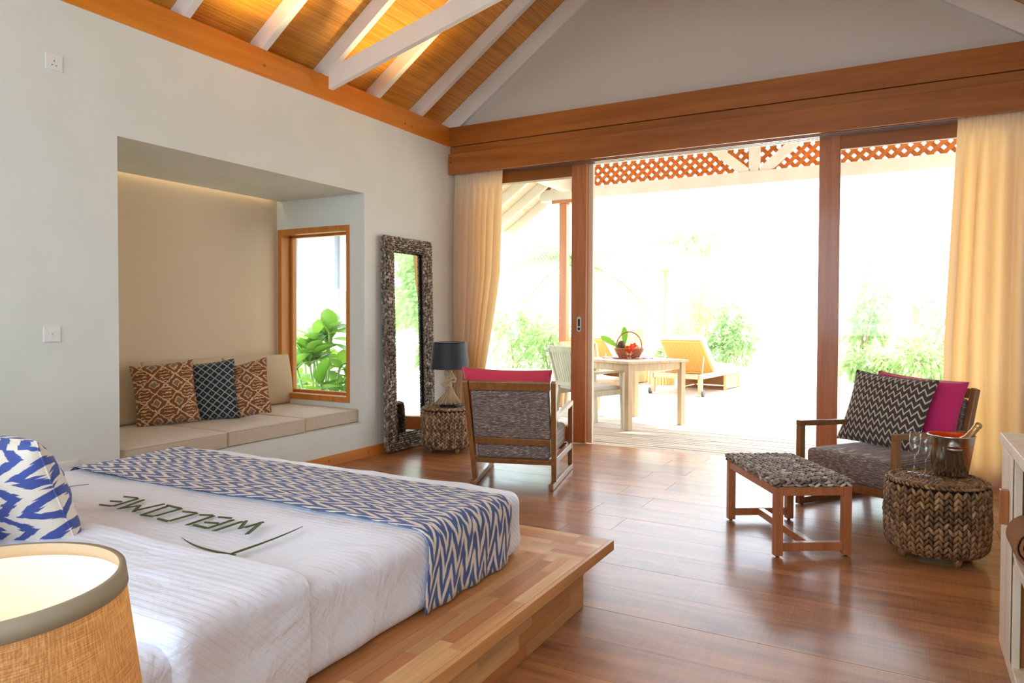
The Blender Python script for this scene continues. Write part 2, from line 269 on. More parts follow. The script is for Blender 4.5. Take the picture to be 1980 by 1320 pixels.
# ---------------------------------------------------------------- geometry helpers
class MB:
    def __init__(s): s.v=[]; s.f=[]; s.t=[]; s.uv={}
    def add(s,vs,fs,tone=.5):
        b=len(s.v); s.v+= [tuple(p) for p in vs]; s.f+=[tuple(i+b for i in f) for f in fs]; s.t+=[tone]*len(vs); return s
    def box(s,x0,x1,y0,y1,z0,z1,tone=.5):
        return s.add([(x0,y0,z0),(x1,y0,z0),(x1,y1,z0),(x0,y1,z0),(x0,y0,z1),(x1,y0,z1),(x1,y1,z1),(x0,y1,z1)],
            [(0,3,2,1),(4,5,6,7),(0,1,5,4),(1,2,6,5),(2,3,7,6),(3,0,4,7)],tone)
    def beam(s,p0,p1,w,h,up=(0,0,1),tone=.5):
        p0=Vector(p0); p1=Vector(p1); d=(p1-p0).normalized(); u=Vector(up); sd=d.cross(u)
        if sd.length<1e-4: sd=d.cross(Vector((0,1,0)))
        sd.normalize(); u=sd.cross(d)
        vs=[p+sd*(a*w/2)+u*(b*h/2) for p in (p0,p1) for a,b in ((-1,-1),(1,-1),(1,1),(-1,1))]
        return s.add(vs,[(0,1,2,3),(7,6,5,4),(0,4,5,1),(1,5,6,2),(2,6,7,3),(3,7,4,0)],tone)
    def tube(s,pts,rad,n=8,cap=True,tone=.5,closed=False):
        pts=[Vector(p) for p in pts]; N=len(pts); vs=[]; fr=None
        for i,p in enumerate(pts):
            a=pts[(i-1)%N] if (i or closed) else p; b=pts[(i+1)%N] if (i<N-1 or closed) else p
            t=(b-a).normalized()
            if fr is None:
                fr=t.orthogonal().normalized()
            fr=(fr-t*fr.dot(t)).normalized(); bi=t.cross(fr); r=rad[i] if hasattr(rad,'__len__') else rad
            vs+=[p+fr*(math.cos(2*PI*k/n)*r)+bi*(math.sin(2*PI*k/n)*r) for k in range(n)]
        fs=[(i*n+k,i*n+(k+1)%n,((i+1)%N)*n+(k+1)%n,((i+1)%N)*n+k) for i in range(N if closed else N-1) for k in range(n)]
        if cap and not closed: fs+=[tuple(range(n))[::-1],tuple(range((N-1)*n,N*n))]
        return s.add(vs,fs,tone)
    def lathe(s,prof,n=32,c=(0,0,0),tone=.5,sx=1,sy=1):
        vs=[]; 
        for r,z in prof: vs+=[(c[0]+r*sx*math.cos(2*PI*k/n),c[1]+r*sy*math.sin(2*PI*k/n),c[2]+z) for k in range(n)]
        fs=[(i*n+k,i*n+(k+1)%n,(i+1)*n+(k+1)%n,(i+1)*n+k) for i in range(len(prof)-1) for k in range(n)]
        if prof[0][0]>1e-6: fs.append(tuple(range(n))[::-1]) if prof[0][0]!=prof[-1][0] or prof[0][1]!=prof[-1][1] else None
        if prof[-1][0]>1e-6 and (prof[0]!=prof[-1]): fs.append(tuple(range((len(prof)-1)*n,len(prof)*n)))
        return s.add(vs,[f for f in fs if f],tone)
    def grid(s,fn,nu,nv,uv=False,tone=.5):
        b=len(s.v); vs=[fn(i/nu,j/nv) for j in range(nv+1) for i in range(nu+1)]
        fs=[(j*(nu+1)+i,j*(nu+1)+i+1,(j+1)*(nu+1)+i+1,(j+1)*(nu+1)+i) for j in range(nv) for i in range(nu)]
        if uv:
            for j in range(nv+1):
                for i in range(nu+1): s.uv[b+j*(nu+1)+i]=(i/nu,j/nv)
        return s.add(vs,fs,tone)
    def leafbead(s,c,t,b,nrm,L,w,h,tone,n=6):
        # almond bead along t, width along b, height along nrm
        vs=[]; prof=[(-1,.12),(-.55,.78),(0.05,1.0),(.6,.72),(1,.12)]
        for q,r in prof:
            for k in range(n):
                a=2*PI*k/n; vs.append(c+t*(q*L/2)+b*(math.cos(a)*r*w/2)+nrm*(math.sin(a)*r*h/2))
        fs=[(i*n+k,i*n+(k+1)%n,(i+1)*n+(k+1)%n,(i+1)*n+k) for i in range(4) for k in range(n)]+[tuple(range(n))[::-1],tuple(range(4*n,5*n))]
        return s.add(vs,fs,tone)
    def plait(s,pts,nrms,w,h,step,rng,ang=30,over=1.5,flip=False):
        # V-shaped braid along a polyline; nrms gives the outward normal per point
        pts=[Vector(p) for p in pts]; seg=[(pts[i+1]-pts[i]).length for i in range(len(pts)-1)]; tot=sum(seg); n=max(2,round(tot/step)); st=tot/n
        for k in range(n):
            d=(k+.5)*st; i=0
            while i<len(seg)-1 and d>seg[i]: d-=seg[i]; i+=1
            f=d/seg[i]; p=pts[i].lerp(pts[i+1],f); t=(pts[i+1]-pts[i]).normalized(); nn=Vector(nrms[i]).lerp(Vector(nrms[i+1]),f).normalized()
            if flip: t=-t
            b=t.cross(nn).normalized()
            for sg in (-1,1):
                a=R(ang+rng.uniform(-6,6)); tt=t*math.cos(a)+b*sg*math.sin(a); bb=tt.cross(nn)
                s.leafbead(p+b*(sg*w*.25)+nn*(rng.uniform(-.0015,.0015)),tt,bb,nn,st*over*rng.uniform(.94,1.08),w*.46*rng.uniform(.9,1.1),h,rng.random())
        return s
    def knobs(s,P,Q,nrm,w,h,step,rng,off=0,asp=1.25):
        # one row of staggered rounded weave knuckles from P to Q
        P=Vector(P); Q=Vector(Q); d=Q-P; L=d.length; t=d.normalized(); nn=Vector(nrm).normalized(); b=t.cross(nn); n=max(2,int(round(L/step)))
        for k in range(n+(1 if off else 0)):
            f=max(.2,min(n-.2,k+(0 if off else .5)))/n
            a=R(rng.uniform(-14,14)+(16 if k%2 else -16)); tt=t*math.cos(a)+b*math.sin(a)
            s.leafbead(P+d*f+nn*rng.uniform(-.0012,.0012),tt,tt.cross(nn),nn,L/n*asp*rng.uniform(.94,1.08),w*rng.uniform(.98,1.12),h*rng.uniform(.9,1.1),rng.random())
        return s
    def build(s,name,m,parent=None,smooth=False,bevel=0,label=None,tones=False,loc=None,rot=None,seg=2):
        me=bpy.data.meshes.new(name); me.from_pydata(s.v,[],s.f); 
        if smooth: me.polygons.foreach_set('use_smooth',[True]*len(me.polygons))
        if tones:
            a=me.attributes.new('tone','FLOAT','POINT'); a.data.foreach_set('value',s.t)
        if s.uv:
            u=me.uv_layers.new(name='uv'); 
            for l in me.loops: u.data[l.index].uv=s.uv.get(l.vertex_index,(0,0))
        me.materials.append(m); me.update(); o=bpy.data.objects.new(name,me); COL.objects.link(o)
        if parent: o.parent=parent
        if loc: o.location=loc
        if rot: o.rotation_euler=rot
        if bevel:
            md=o.modifiers.new('b','BEVEL'); md.width=bevel; md.segments=seg; md.limit_method='ANGLE'
            if smooth is False:
                me.polygons.foreach_set('use_smooth',[False]*len(me.polygons))
        if label: o['label']=label
        return o
def obj(name,mesh,parent=None,loc=None,rot=None):
    o=bpy.data.objects.new(name,mesh); COL.objects.link(o)
    if parent: o.parent=parent
    if loc is not None: o.location=loc
    if rot is not None: o.rotation_euler=rot
    return o
def tag(o,label,cat,group=None,kind=None):
    o['label']=label; o['category']=cat
    if group: o['group']=group
    if kind: o['kind']=kind
    return o
def struct(o,label=None,cat=None):
    o['kind']='structure'
    if label: o['label']=label
    if cat: o['category']=cat
    return o
def thing(name,label,cat,loc=(0,0,0),rz=0,group=None,rot=None):
    o=bpy.data.objects.new(name,None); COL.objects.link(o); o.location=loc; o.rotation_euler=rot if rot else (0,0,rz); o.empty_display_size=.05
    return tag(o,label,cat,group)
def copy_tree(o,parent=None):
    c=o.copy(); COL.objects.link(c); c.parent=parent
    for ch in o.children: copy_tree(ch,c)
    return c
def rbox(sx,sy,sz,r,step=.02,puff=0,fn=None,c=(0,0,0)):
    """rounded box with dense faces; fn(p,n)->p displaces"""
    h=Vector((sx/2,sy/2,sz/2)); inn=Vector((max(h.x-r,0),max(h.y-r,0),max(h.z-r,0))); key={}; vs=[]; fs=[]
    def pt(p):
        k=(round(p.x,5),round(p.y,5),round(p.z,5))
        if k in key: return key[k]
        q=Vector((max(-inn.x,min(inn.x,p.x)),max(-inn.y,min(inn.y,p.y)),max(-inn.z,min(inn.z,p.z))))
        n=(p-q); n=n.normalized() if n.length>1e-7 else Vector((0,0,1)); w=q+n*r
        if puff:
            a=1-(w.x/h.x)**2; b=1-(w.y/h.y)**2; w=w+Vector((0,0,puff*a*b*(1 if w.z>0 else 0)))
        if fn: w=fn(w,n)
        key[k]=len(vs); vs.append((w.x+c[0],w.y+c[1],w.z+c[2])); return key[k]
    def ticks(a):
        n=max(2,round(2*a/step)); t=[-a+2*a*i/n for i in range(n+1)]
        t+= [-a+r*q for q in (.18,.42,.7,1)]+[a-r*q for q in (.18,.42,.7,1)]; t=sorted(set(round(v,5) for v in t if -a-1e-6<=v<=a+1e-6)); o=[t[0]]
        for v in t[1:]:
            if v-o[-1]>r*.12+1e-6 or v==t[-1]: o.append(v)
        return o
    X,Y,Z=ticks(h.x),ticks(h.y),ticks(h.z)
    for A,B,f in ((X,Y,lambda a,b:Vector((a,b,h.z))),(Y,X,lambda a,b:Vector((b,a,-h.z))),(X,Z,lambda a,b:Vector((a,-h.y,b))),(Z,X,lambda a,b:Vector((b,h.y,a))),(Y,Z,lambda a,b:Vector((h.x,a,b))),(Z,Y,lambda a,b:Vector((-h.x,b,a)))):
        for i in range(len(A)-1):
            for j in range(len(B)-1):
                q=[pt(f(A[i],B[j])),pt(f(A[i+1],B[j])),pt(f(A[i+1],B[j+1])),pt(f(A[i],B[j+1]))]
                fs.append(tuple(q))
    return MB().add(vs,fs)
def N3(x,y,z): return mnoise.noise(Vector((x,y,z)))
def pillow(w,h,t,seed=0,n=26,pinch=.07,wr=.006):
    m=MB(); key={}
    for sd in (1,-1):
        def f(u,v):
            a=2*u-1; b=2*v-1; x=w/2*a*(1-pinch*(1-b*b)*abs(a)); z=h/2*b*(1-pinch*(1-a*a)*abs(b))
            e=max(0,(1-abs(a)**2.4)*(1-abs(b)**2.4)); y=t/2*e**.55
            y+=wr*e*N3(a*3+seed,b*3,seed)+wr*.8*e**.5*N3(a*7+seed,b*7,seed+3)
            return (x,sd*y*-1,z)
        m.grid(f if sd>0 else (lambda u,v,f=f:f(1-u,v)),n,n)
    # weld seam
    d={}; nv=[]; mp=[]
    for p in m.v:
        k=tuple(round(c,5)+0.0 for c in p)
        if k not in d: d[k]=len(nv); nv.append(p)
        mp.append(d[k])
    q=MB(); fs=[]
    for f in m.f:
        g=[]
        for i in f:
            if mp[i] not in g: g.append(mp[i])
        if len(g)>2: fs.append(tuple(g))
    q.add(nv,fs)
    # piping along the seam
    ring=[(w/2*a*(1-pinch*(1-b*b)*abs(a)),0,h/2*b*(1-pinch*(1-a*a)*abs(b))) for a,b in [(2*i/20-1,-1) for i in range(20)]+[(1,2*i/20-1) for i in range(20)]+[(1-2*i/20,1) for i in range(20)]+[(-1,1-2*i/20) for i in range(20)]]
    q.tube(ring,.0028,5,closed=True)
    return q
# ---------------------------------------------------------------- THE ROOM
XL,XR,YB,YR,RX=-4.084,.88,6.15,-1.6,-1.602
ZC=3.305; SL=.70
def roofz(x): return ZC+SL*(x-XL) if x<RX else ZC+SL*(XR-x)
fl=struct(MB().box(XL,XR,YR,6.235,-.06,-.009).build('floor',darkfill))
rows=30; 
for k in range(rows):
    y1=6.228-.2675*k; y0=y1-.2675+.0022
    if y1<-1.5: break
    y0=max(y0,YR); x=-1.455 if k%2==0 else -1.712
    x-=2*2.2
    while x<XR:
        a=max(x+.0011,XL+.002); b=min(x+2.2-.0011,XR-.002)
        if b-a>.05: MB().box(a,b,y0,y1,-.009,rnd.uniform(-.0003,.0003)).build('plank',floorm,fl)
        x+=2.2
struct(MB().box(-3.6,XR,6.236,6.36,-.06,-.002).build('trim_1',headw,bevel=.003))
# left wall with the window-seat alcove
m=MB(); T=.16
m.box(XL-T,XL,YR,2.556,0,2.955); m.box(XL-T,XL,4.752,6.4,0,2.955); m.box(XL-T,XL,2.556,4.752,2.285,2.955); m.box(XL-T,XL,2.556,4.752,0,.3)
struct(m.build('wall_left',paint))
struct(MB().box(-5.3,XL-T,2.40,4.752,0,.3).build('wall_bench',paint))
m=MB(); x0,x1,z0,z1=-5.126,-4.25,.46,2.026; y0,y1=4.752,4.93
m.box(-5.3,x0,y0,y1,0,2.6); m.box(x1,XL-T,y0,y1,0,2.6); m.box(x0,x1,y0,y1,0,z0); m.box(x0,x1,y0,y1,z1,2.6)
struct(m.build('wall_alcove_right',paint))
struct(MB().box(-5.3,XL-T,2.40,2.556,.3,2.6).build('wall_alcove_left',paint))
struct(MB().box(-5.3,-5.165,2.40,4.752,0,2.6).build('wall_alcove_back',paint))
struct(MB().box(-5.165,-5.14,2.556,4.752,.3,2.44).build('trim_2',panelp))
struct(MB().box(-5.08,XL-T,2.556,4.752,2.285,2.40).build('ceiling_alcove',paint))
struct(MB().box(-5.165,-5.0,2.556,4.752,2.44,2.6).build('trim_3',paint))
# alcove window
win=MB(); f=.052
win.box(x0,x0+f,4.742,4.93,z0,z1).box(x1-f*.7,x1,4.742,4.93,z0,z1).box(x0+f,x1-f*.7,4.742,4.93,z1-f,z1).box(x0+f,x1-f*.7,4.742,4.93,z0,z0+f)
wn=struct(win.build('window_1',winw,bevel=.004))
MB().box(x0+f,x0+f+.03,4.85,4.90,z0+f,z1-f).box(x1-f*.7-.02,x1-f*.7,4.85,4.90,z0+f,z1-f).box(x0+f,x1-f,4.85,4.90,z1-f-.02,z1-f).box(x0+f,x1-f,4.85,4.90,z0+f,z0+f+.025).build('sash',winw,wn,bevel=.003)
MB().box(x0+f+.03,x1-f*.7-.02,4.872,4.876,z0+f+.025,z1-f-.02).build('glass_pane',pane,wn)
# right and rear walls
struct(MB().box(XR,XR+T,YR,6.4,0,2.955).build('wall_right',paint))
m=MB(); m.box(XL,XR,YR-T,YR,0,5.1)
struct(m.build('wall_rear',paint))
# wall plate beams
struct(MB().box(XL-T,XL+.004,YR,6.06,2.955,3.155).build('trim_4',beamw,bevel=.004))
struct(MB().box(XR-.004,XR+T,YR,6.06,2.955,3.155).build('trim_5',beamw,bevel=.004))
pg=MB()
for (y,z) in ((2.44,3.06),(3.66,3.04),(5.32,3.02),(5.42,3.01)):
    MB().lathe([(.0,0),(.012,0),(.012,.003),(0,.003)],10).build('peg',brownw,bpy.data.objects['trim_4'],loc=(XL+.004,y,z),rot=(0,R(90),0))
# gable wall + header
gv=[(XL-T,YB,3.10),(XR+T,YB,3.10),(XR+T,YB,roofz(XR)-.17),(RX,YB,roofz(RX)),(XL-T,YB,roofz(XL)-.17)]
gm=MB(); gm.add(gv+[(a,YB+.15,c) for a,b,c in gv],[(0,1,2,3,4),(9,8,7,6,5),(0,5,6,1),(1,6,7,2),(2,7,8,3),(3,8,9,4),(4,9,5,0)])
struct(gm.build('wall_gable',gablep))
hd=struct(MB().box(XL+.004,XR,6.05,6.34,2.955,3.150).build('trim_6',headw,bevel=.004))
struct(MB().box(XL+.004,XR,6.066,6.34,2.872,2.952).build('trim_7',headw,bevel=.003))
vb=struct(MB().box(XL-.0,XR,6.035,6.065,2.672,2.876).build('trim_8',headw,bevel=.003))
for z in (2.84,2.79): MB().lathe([(0,0),(.006,0),(.006,.002),(0,.002)],8).build('screw',darkfill,vb,loc=(-4.05,6.035,z),rot=(R(90),0,0))
struct(MB().box(XL,XR,6.20,6.36,2.70,2.87).build('trim_9',headw,bevel=.003))
tr=MB()
for y in (6.225,6.26,6.295,6.33): tr.box(-3.6,XR,y-.004,y+.004,2.684,2.70)
struct(tr.build('trim_10',chrome))
# rafters, braces, ceiling boards
def rafter(y0,y1,depth,name='rafter',xa=XL-.9,xb=XR+.9,par=None,m=whitewood,hi=.0):
    for sgn in (0,1):
        a=xa if sgn==0 else xb
        P=[(a,roofz(a)),(RX,roofz(RX)),(RX,roofz(RX)-depth),(a,roofz(a)-depth)]
        P=[(x,z-.001+hi) for x,z in P]
        q=MB().add([(x,y0,z) for x,z in P]+[(x,y1,z) for x,z in P],[(0,1,2,3),(7,6,5,4),(0,4,5,1),(1,5,6,2),(2,6,7,3),(3,7,4,0)])
        q.build(name,m,par,bevel=.003)
ceil=bpy.data.objects.new('ceiling',None); COL.objects.link(ceil); struct(ceil)
YE=9.55
def roofz2(x): return ZC+SL*(x-XL) if x<RX else ZC+SL*(XR-x)
roofz=roofz2
for sgn in (0,1):
    a=-5.25 if sgn==0 else XR+1.17; n=36; L=abs(RX-a)
    for k in range(n):
        xa=a+(RX-a)*k/n; xb=a+(RX-a)*(k+1)/n; g=.0016 if xb>xa else -.0016; xa+=g; xb-=g
        P=[(xa,roofz(xa)),(xb,roofz(xb)),(xb,roofz(xb)+.018),(xa,roofz(xa)+.018)]
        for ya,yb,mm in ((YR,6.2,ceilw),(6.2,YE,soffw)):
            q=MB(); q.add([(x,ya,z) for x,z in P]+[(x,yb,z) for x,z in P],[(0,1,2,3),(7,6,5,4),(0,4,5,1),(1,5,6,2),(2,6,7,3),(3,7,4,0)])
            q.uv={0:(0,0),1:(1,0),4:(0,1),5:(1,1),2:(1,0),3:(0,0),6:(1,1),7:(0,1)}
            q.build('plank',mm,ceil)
m=MB()
for sgn in (0,1):
    a=-5.25 if sgn==0 else XR+1.17
    m.add([(a,YR,roofz(a)+.03),(RX,YR,roofz(RX)+.03),(RX,YE,roofz(RX)+.03),(a,YE,roofz(a)+.03),(a,YR,roofz(a)+.09),(RX,YR,roofz(RX)+.09),(RX,YE,roofz(RX)+.09),(a,YE,roofz(a)+.09)],[(0,3,2,1),(4,5,6,7),(0,1,5,4),(1,2,6,5),(2,3,7,6),(3,0,4,7)])
m.build('roof_deck',darkfill,ceil)
for k in range(-6,5): rafter(3.635+.637*k,3.690+.637*k,.152,par=ceil)
rafter(6.10,6.15,.208,'gable_rafter',par=ceil)
for k in range(6):
    y=6.75+.5*k
    rafter(y,y+.05,.150,'rafter',xa=-5.25,xb=XR+1.17,par=ceil)
# scissor brace beside the third rafter
for sg in (1,-1):
    def bx(x): return x if sg==1 else 2*RX-x
    zb=lambda x:3.025+.247*(x+3.94)
    P=[(-3.985,zb(-3.985)),(-.35,zb(-.35)),(-.52,zb(-.52)+.155),(-3.985,zb(-3.985)+.155)]
    y0=4.215 if sg==1 else 4.325
    MB().add([(bx(x),y0,z) for x,z in P]+[(bx(x),y0+.05,z) for x,z in P],[(0,1,2,3),(7,6,5,4),(0,4,5,1),(1,5,6,2),(2,6,7,3),(3,7,4,0)]).build('brace',whitewood,ceil,bevel=.003)
# baseboards
bb=struct(MB().box(XL,XL+.018,2.7,5.0,0,.085).build('baseboard_left',trimw,bevel=.002))
for y in (3.6,4.3,4.78):
    MB().lathe([(0,0),(.011,0),(.011,.003),(0,.003)],10).build('peg',brownw,bb,loc=(XL+.018,y,.045),rot=(0,R(90),0))
struct(MB().box(XL,XL+.016,5.0,6.05,0,.085).build('baseboard_left_far',trimw,bevel=.002))
struct(MB().box(XR-.016,XR,YR,6.2,0,.085).build('baseboard_right',trimw,bevel=.002))
# sliding doors
def leafdoor(name,x0,x1,y,sw=.155,lab=None,handle=False,left=True,xs=None):
    o=thing(name,lab,'door'); o['kind']='structure'; del o['category']
    z0,z1=.012,2.69
    MB().box(x0,x0+sw,y,y+.045,z0,z1).build('stile',framew,o,bevel=.004)
    MB().box(x1-sw,x1,y,y+.045,z0,z1).build('stile',framew,o,bevel=.004)
    MB().box(x0+sw,x1-sw,y,y+.045,2.575,z1).build('rail',headw,o,bevel=.003)
    MB().box(x0+sw,x1-sw,y,y+.045,z0,.16).build('rail',headw,o,bevel=.003)
    MB().box(x0+sw,x1-sw,y+.02,y+.026,.16,2.575).build('glass_pane',pane,o)
    return o
d1=leafdoor('door_1',-3.98,-2.652,6.265,lab='left sliding door panel with wooden frame')
h=MB(); h.add([(.022*math.cos(a),0,.052*(1 if math.sin(a)>0 else -1)+.022*math.sin(a)) for a in [2*PI*(k+.5)/20 for k in range(20)]]+[(.022*math.cos(a),.004,.052*(1 if math.sin(a)>0 else -1)+.022*math.sin(a)) for a in [2*PI*(k+.5)/20 for k in range(20)]],[tuple(range(20))]+[(k,20+k,20+(k+1)%20,(k+1)%20) for k in range(20)])
hh=h.build('flush_handle',chrome,d1,loc=(-2.722,6.261,1.155))
MB().box(-.010,.010,-.001,.0,-.02,.05).build('finger_recess',darkfill,hh)
MB().lathe([(0,0),(.013,0),(.013,.002),(0,.002)],16).build('thumb_turn',darkfill,hh,loc=(0,.0,-.045),rot=(R(90),0,0))
d2=leafdoor('door_2',-.61,.86,6.265,.157,lab='right sliding door panel with wooden frame')
d3=leafdoor('door_3',-3.90,-2.606,6.315,.06,lab='second left sliding door panel behind the first')
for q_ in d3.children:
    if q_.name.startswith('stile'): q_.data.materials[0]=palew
for x in (XL,.80): struct(MB().box(x,x+.08,6.20,6.36,0,2.70).build('trim_%d'%(12 if x<0 else 13),headw,bevel=.003))
# ---------------------------------------------------------------- outside: deck, veranda
m=MB(); y=6.37; 
while y<15.2:
    x=-9.0
    while x<6.0:
        L=rnd.uniform(2.2,3.4); m.box(x,min(x+L-.004,6),y,y+.084,-.055,-.03+rnd.uniform(-.001,.001)); x+=L
    y+=.096
dk=struct(m.build('deck',deckm)); 
struct(MB().box(-9,6,6.37,15.2,-.3,-.06).build('deck_base',darkfill))
def gz(u,v): 
    x=-45+90*u; y=-6+70*v; return (x,y,-.35+.12*N3(x*.2,y*.2,0))
struct(MB().grid(gz,30,30).build('ground',sandm,smooth=True))
vt=thing('veranda_truss','white veranda gable truss with orange-brown lattice infill','truss'); YV=9.0
MB().box(-4.5,1.3,YV-.05,YV+.09,2.845,3.0).build('bottom_chord',whitewood,vt,bevel=.004)
MB().box(-4.25,1.05,YV-.03,YV+.06,3.295,3.43).build('top_chord',whitewood,vt,bevel=.004)
MB().box(RX-.065,RX+.065,YV-.03,YV+.05,3.0,3.295).build('king_post',whitewood,vt,bevel=.004)
for s_ in (-1,1):
    MB().beam((RX+s_*.08,YV+.01,2.98),(RX+s_*.52,YV+.01,3.36),.06,.11,up=(0,1,0)).build('diagonal',whitewood,vt) if 0 else MB().beam((RX+s_*.08,YV+.005,2.98),(RX+s_*.52,YV+.005,3.36),.115,.07,up=(0,1,0)).build('diagonal',whitewood,vt,bevel=.003)
m=MB(); x=-4.7
while x<1.2:
    for s_,yy in ((1,YV+.045),(-1,YV+.058)):
        a=(x,yy,2.995); b=(x+.31,yy,3.305)
        if s_<0: a=(x+.31,yy,2.995); b=(x,yy,3.305)
        m.beam(a,b,.050,.010,up=(0,1,0))
    x+=.126
lt=m.build('lattice',lattw,vt); lt['kind']='stuff'
for x in (-4.15,.95):
    p=thing('veranda_post','%s wooden veranda post with a square cap under the truss'%('left' if x<0 else 'right'),'post',(x,YV+.02,0))
    MB().box(-.055,.055,-.055,.055,-.03,2.80).build('shaft',framew,p,bevel=.006)
    MB().box(-.16,.16,-.08,.08,2.80,2.845).build('cap',framew,p,bevel=.004)
struct(MB().box(XL-.07,XL+.07,6.36,YV+.3,2.955,3.135).build('trim_14',whitewood,bevel=.004))
struct(MB().box(XR-.07,XR+.07,6.36,YV+.3,2.955,3.135).build('trim_15',whitewood,bevel=.004))
# ---------------------------------------------------------------- BED
bed=thing('platform_bed','low platform bed of mixed acacia staves beside the window seat','bed',(-2.38,1.6,0))
bed.location=(0,0,0)
PX0,PX1,PY0,PY1=-3.67,-1.089,.32,2.90; PT=.25
MB().box(PX0+.076,PX1-.076,PY0,PY1-.163,0,.205).build('base_box',stave[0],bed)
MB().box(PX0+.002,PX1-.002,PY0+.002,PY1-.002,.207,PT-.002).build('platform_core',stave[1],bed)
def staves(x0,x1,y0,y1,z0,z1,rows,lmin,lmax,ax,face=None,seed=1):
    q=random.Random(seed); 
    if ax=='y':
        w=(x1-x0)/rows
        for r in range(rows):
            y=y0-q.uniform(0,lmax*.7)
            while y<y1:
                L=q.uniform(lmin,lmax); a=max(y,y0); b=min(y+L,y1)
                if b-a>.01: MB().box(x0+r*w+.0003,x0+(r+1)*w-.0003,a+.0003,b-.0003,z0,z1+q.uniform(0,.0003)).build('stave',q.choice(stave),bed)
                y+=L
    elif ax=='x':
        w=(y1-y0)/rows
        for r in range(rows):
            x=x0-q.uniform(0,lmax*.7)
            while x<x1:
                L=q.uniform(lmin,lmax); a=max(x,x0); b=min(x+L,x1)
                if b-a>.01: MB().box(a+.0003,b-.0003,y0+r*w+.0003,y0+(r+1)*w-.0003,z0,z1+q.uniform(0,.0003)).build('stave',q.choice(stavex),bed)
                x+=L
    elif ax=='side':
        w=(z1-z0)/rows
        for r in range(rows):
            y=y0-q.uniform(0,lmax*.7)
            while y<y1:
                L=q.uniform(lmin,lmax); a=max(y,y0); b=min(y+L,y1)
                if b-a>.01: MB().box(x0,x1+q.uniform(0,.0003),a+.0003,b-.0003,z0+r*w+.0003,z0+(r+1)*w-.0003).build('stave',q.choice(stave),bed)
                y+=L
staves(-1.40,PX1-.018,PY0,2.585,PT-.002,PT,6,.22,.55,'y',seed=3)
staves(-2.4,PX1-.018,2.585,PY1,PT-.002,PT,7,.2,.5,'x',seed=4)
MB().box(-2.4,-1.385,2.0,2.585,PT-.002,PT-.0002).build('stave',stavex[1],bed)
MB().box(PX1-.018,PX1,PY0,PY1,.207,PT+.0005).build('edge_strip',stave[0],bed,bevel=.002)
staves(PX1-.078,PX1-.0745,PY0,PY1-.163,.002,.205,4,.3,.6,'side',seed=6)
# mattress + sheet
MX0,MX1,MY0,MY1=-3.40,-1.36,.42,2.57
def sf(w,n):
    side=max(0,-w.z*4+.3); 
    a=.010*N3(w.x*2.2,w.y*2.2,w.z*2)+.005*N3(w.x*6,w.y*5,w.z*6)+.010*max(0,1-abs(N3(w.x*2.6+w.y*1.4,w.y*2.1-w.x*.9,w.z*3))*9)*max(0,N3(w.x*1.3,w.y*1.7,5)+.15)
    if w.z>.07: a+=.002*N3(w.x*11+.5*w.y,w.y*3,1)
    w=w+n*a
    if w.z<-.02: w=w+Vector((n.x,n.y,0))*(.010*side+.006*N3(w.x*7,w.y*9,w.z*3))
    return w
cx,cy=(MX0+MX1)/2,(MY0+MY1)/2
def sheetpos(w,n):
    w=sf(w,n); w.z=max(w.z,-.1275); return w
sh=rbox(MX1-MX0,MY1-MY0,.258,.05,.035,fn=sheetpos,c=(cx,cy,PT+.1285)).build('sheet',sheetm,smooth=True)
tag(sh,'white satin striped sheet tucked over the bed mattress','sheet')
# turned-down duvet band
def dv(w,n):
    w=w+n*(.010*N3(w.x*2.3,w.y*4,w.z*3)+.004*N3(w.x*6,w.y*7,w.z*6)+.014*max(0,1-abs(N3(w.x*3.2+w.y*3,w.y*3.5-w.x*2.2,w.z*3))*8)*max(0,N3(w.x*2.3,w.y*2.7,5)+.3)); 
    if w.z<0: w=w+Vector((n.x,0,0))*(.012*N3(w.y*10,w.z*5,2)+.012)
    w.z=max(w.z,-.151); return w
dd=rbox(MX1-MX0+.05,.40,.306,.048,.03,fn=dv,c=(cx,1.16,PT+.153)).build('duvet_fold',sheetm,smooth=True)
tag(dd,'turned down white duvet fold draped across the bed near the pillow','duvet')
# runner
RY0,RY1=1.88,2.43
pts=[]; r_=.062; zt=PT+.269
path=[]; 
def addp(x,z): path.append((x,z))
addp(MX0-.022,PT+.012)
for k in range(6): addp(MX0-.022+.004*k/5,PT+.012+(zt-r_-PT-.012)*(k+1)/6)
for k in range(1,8): a=PI-PI/2*k/7; addp(MX0-.016+r_+r_*math.cos(a),zt-r_+r_*math.sin(a))
for k in range(1,60): addp(MX0-.016+r_+(MX1-MX0+.032-2*r_)*k/60,zt)
for k in range(0,8): a=PI/2-PI/2*k/7; addp(MX1+.018-r_+r_*math.cos(a),zt-r_+r_*math.sin(a))
for k in range(8): addp(MX1+.018+.008*k/7,zt-r_-(zt-r_-PT-.008)*(k+1)/8)
L=[0]
for i in range(1,len(path)): L.append(L[-1]+math.hypot(path[i][0]-path[i-1][0],path[i][1]-path[i-1][1]))
m=MB(); nv=30; off=0
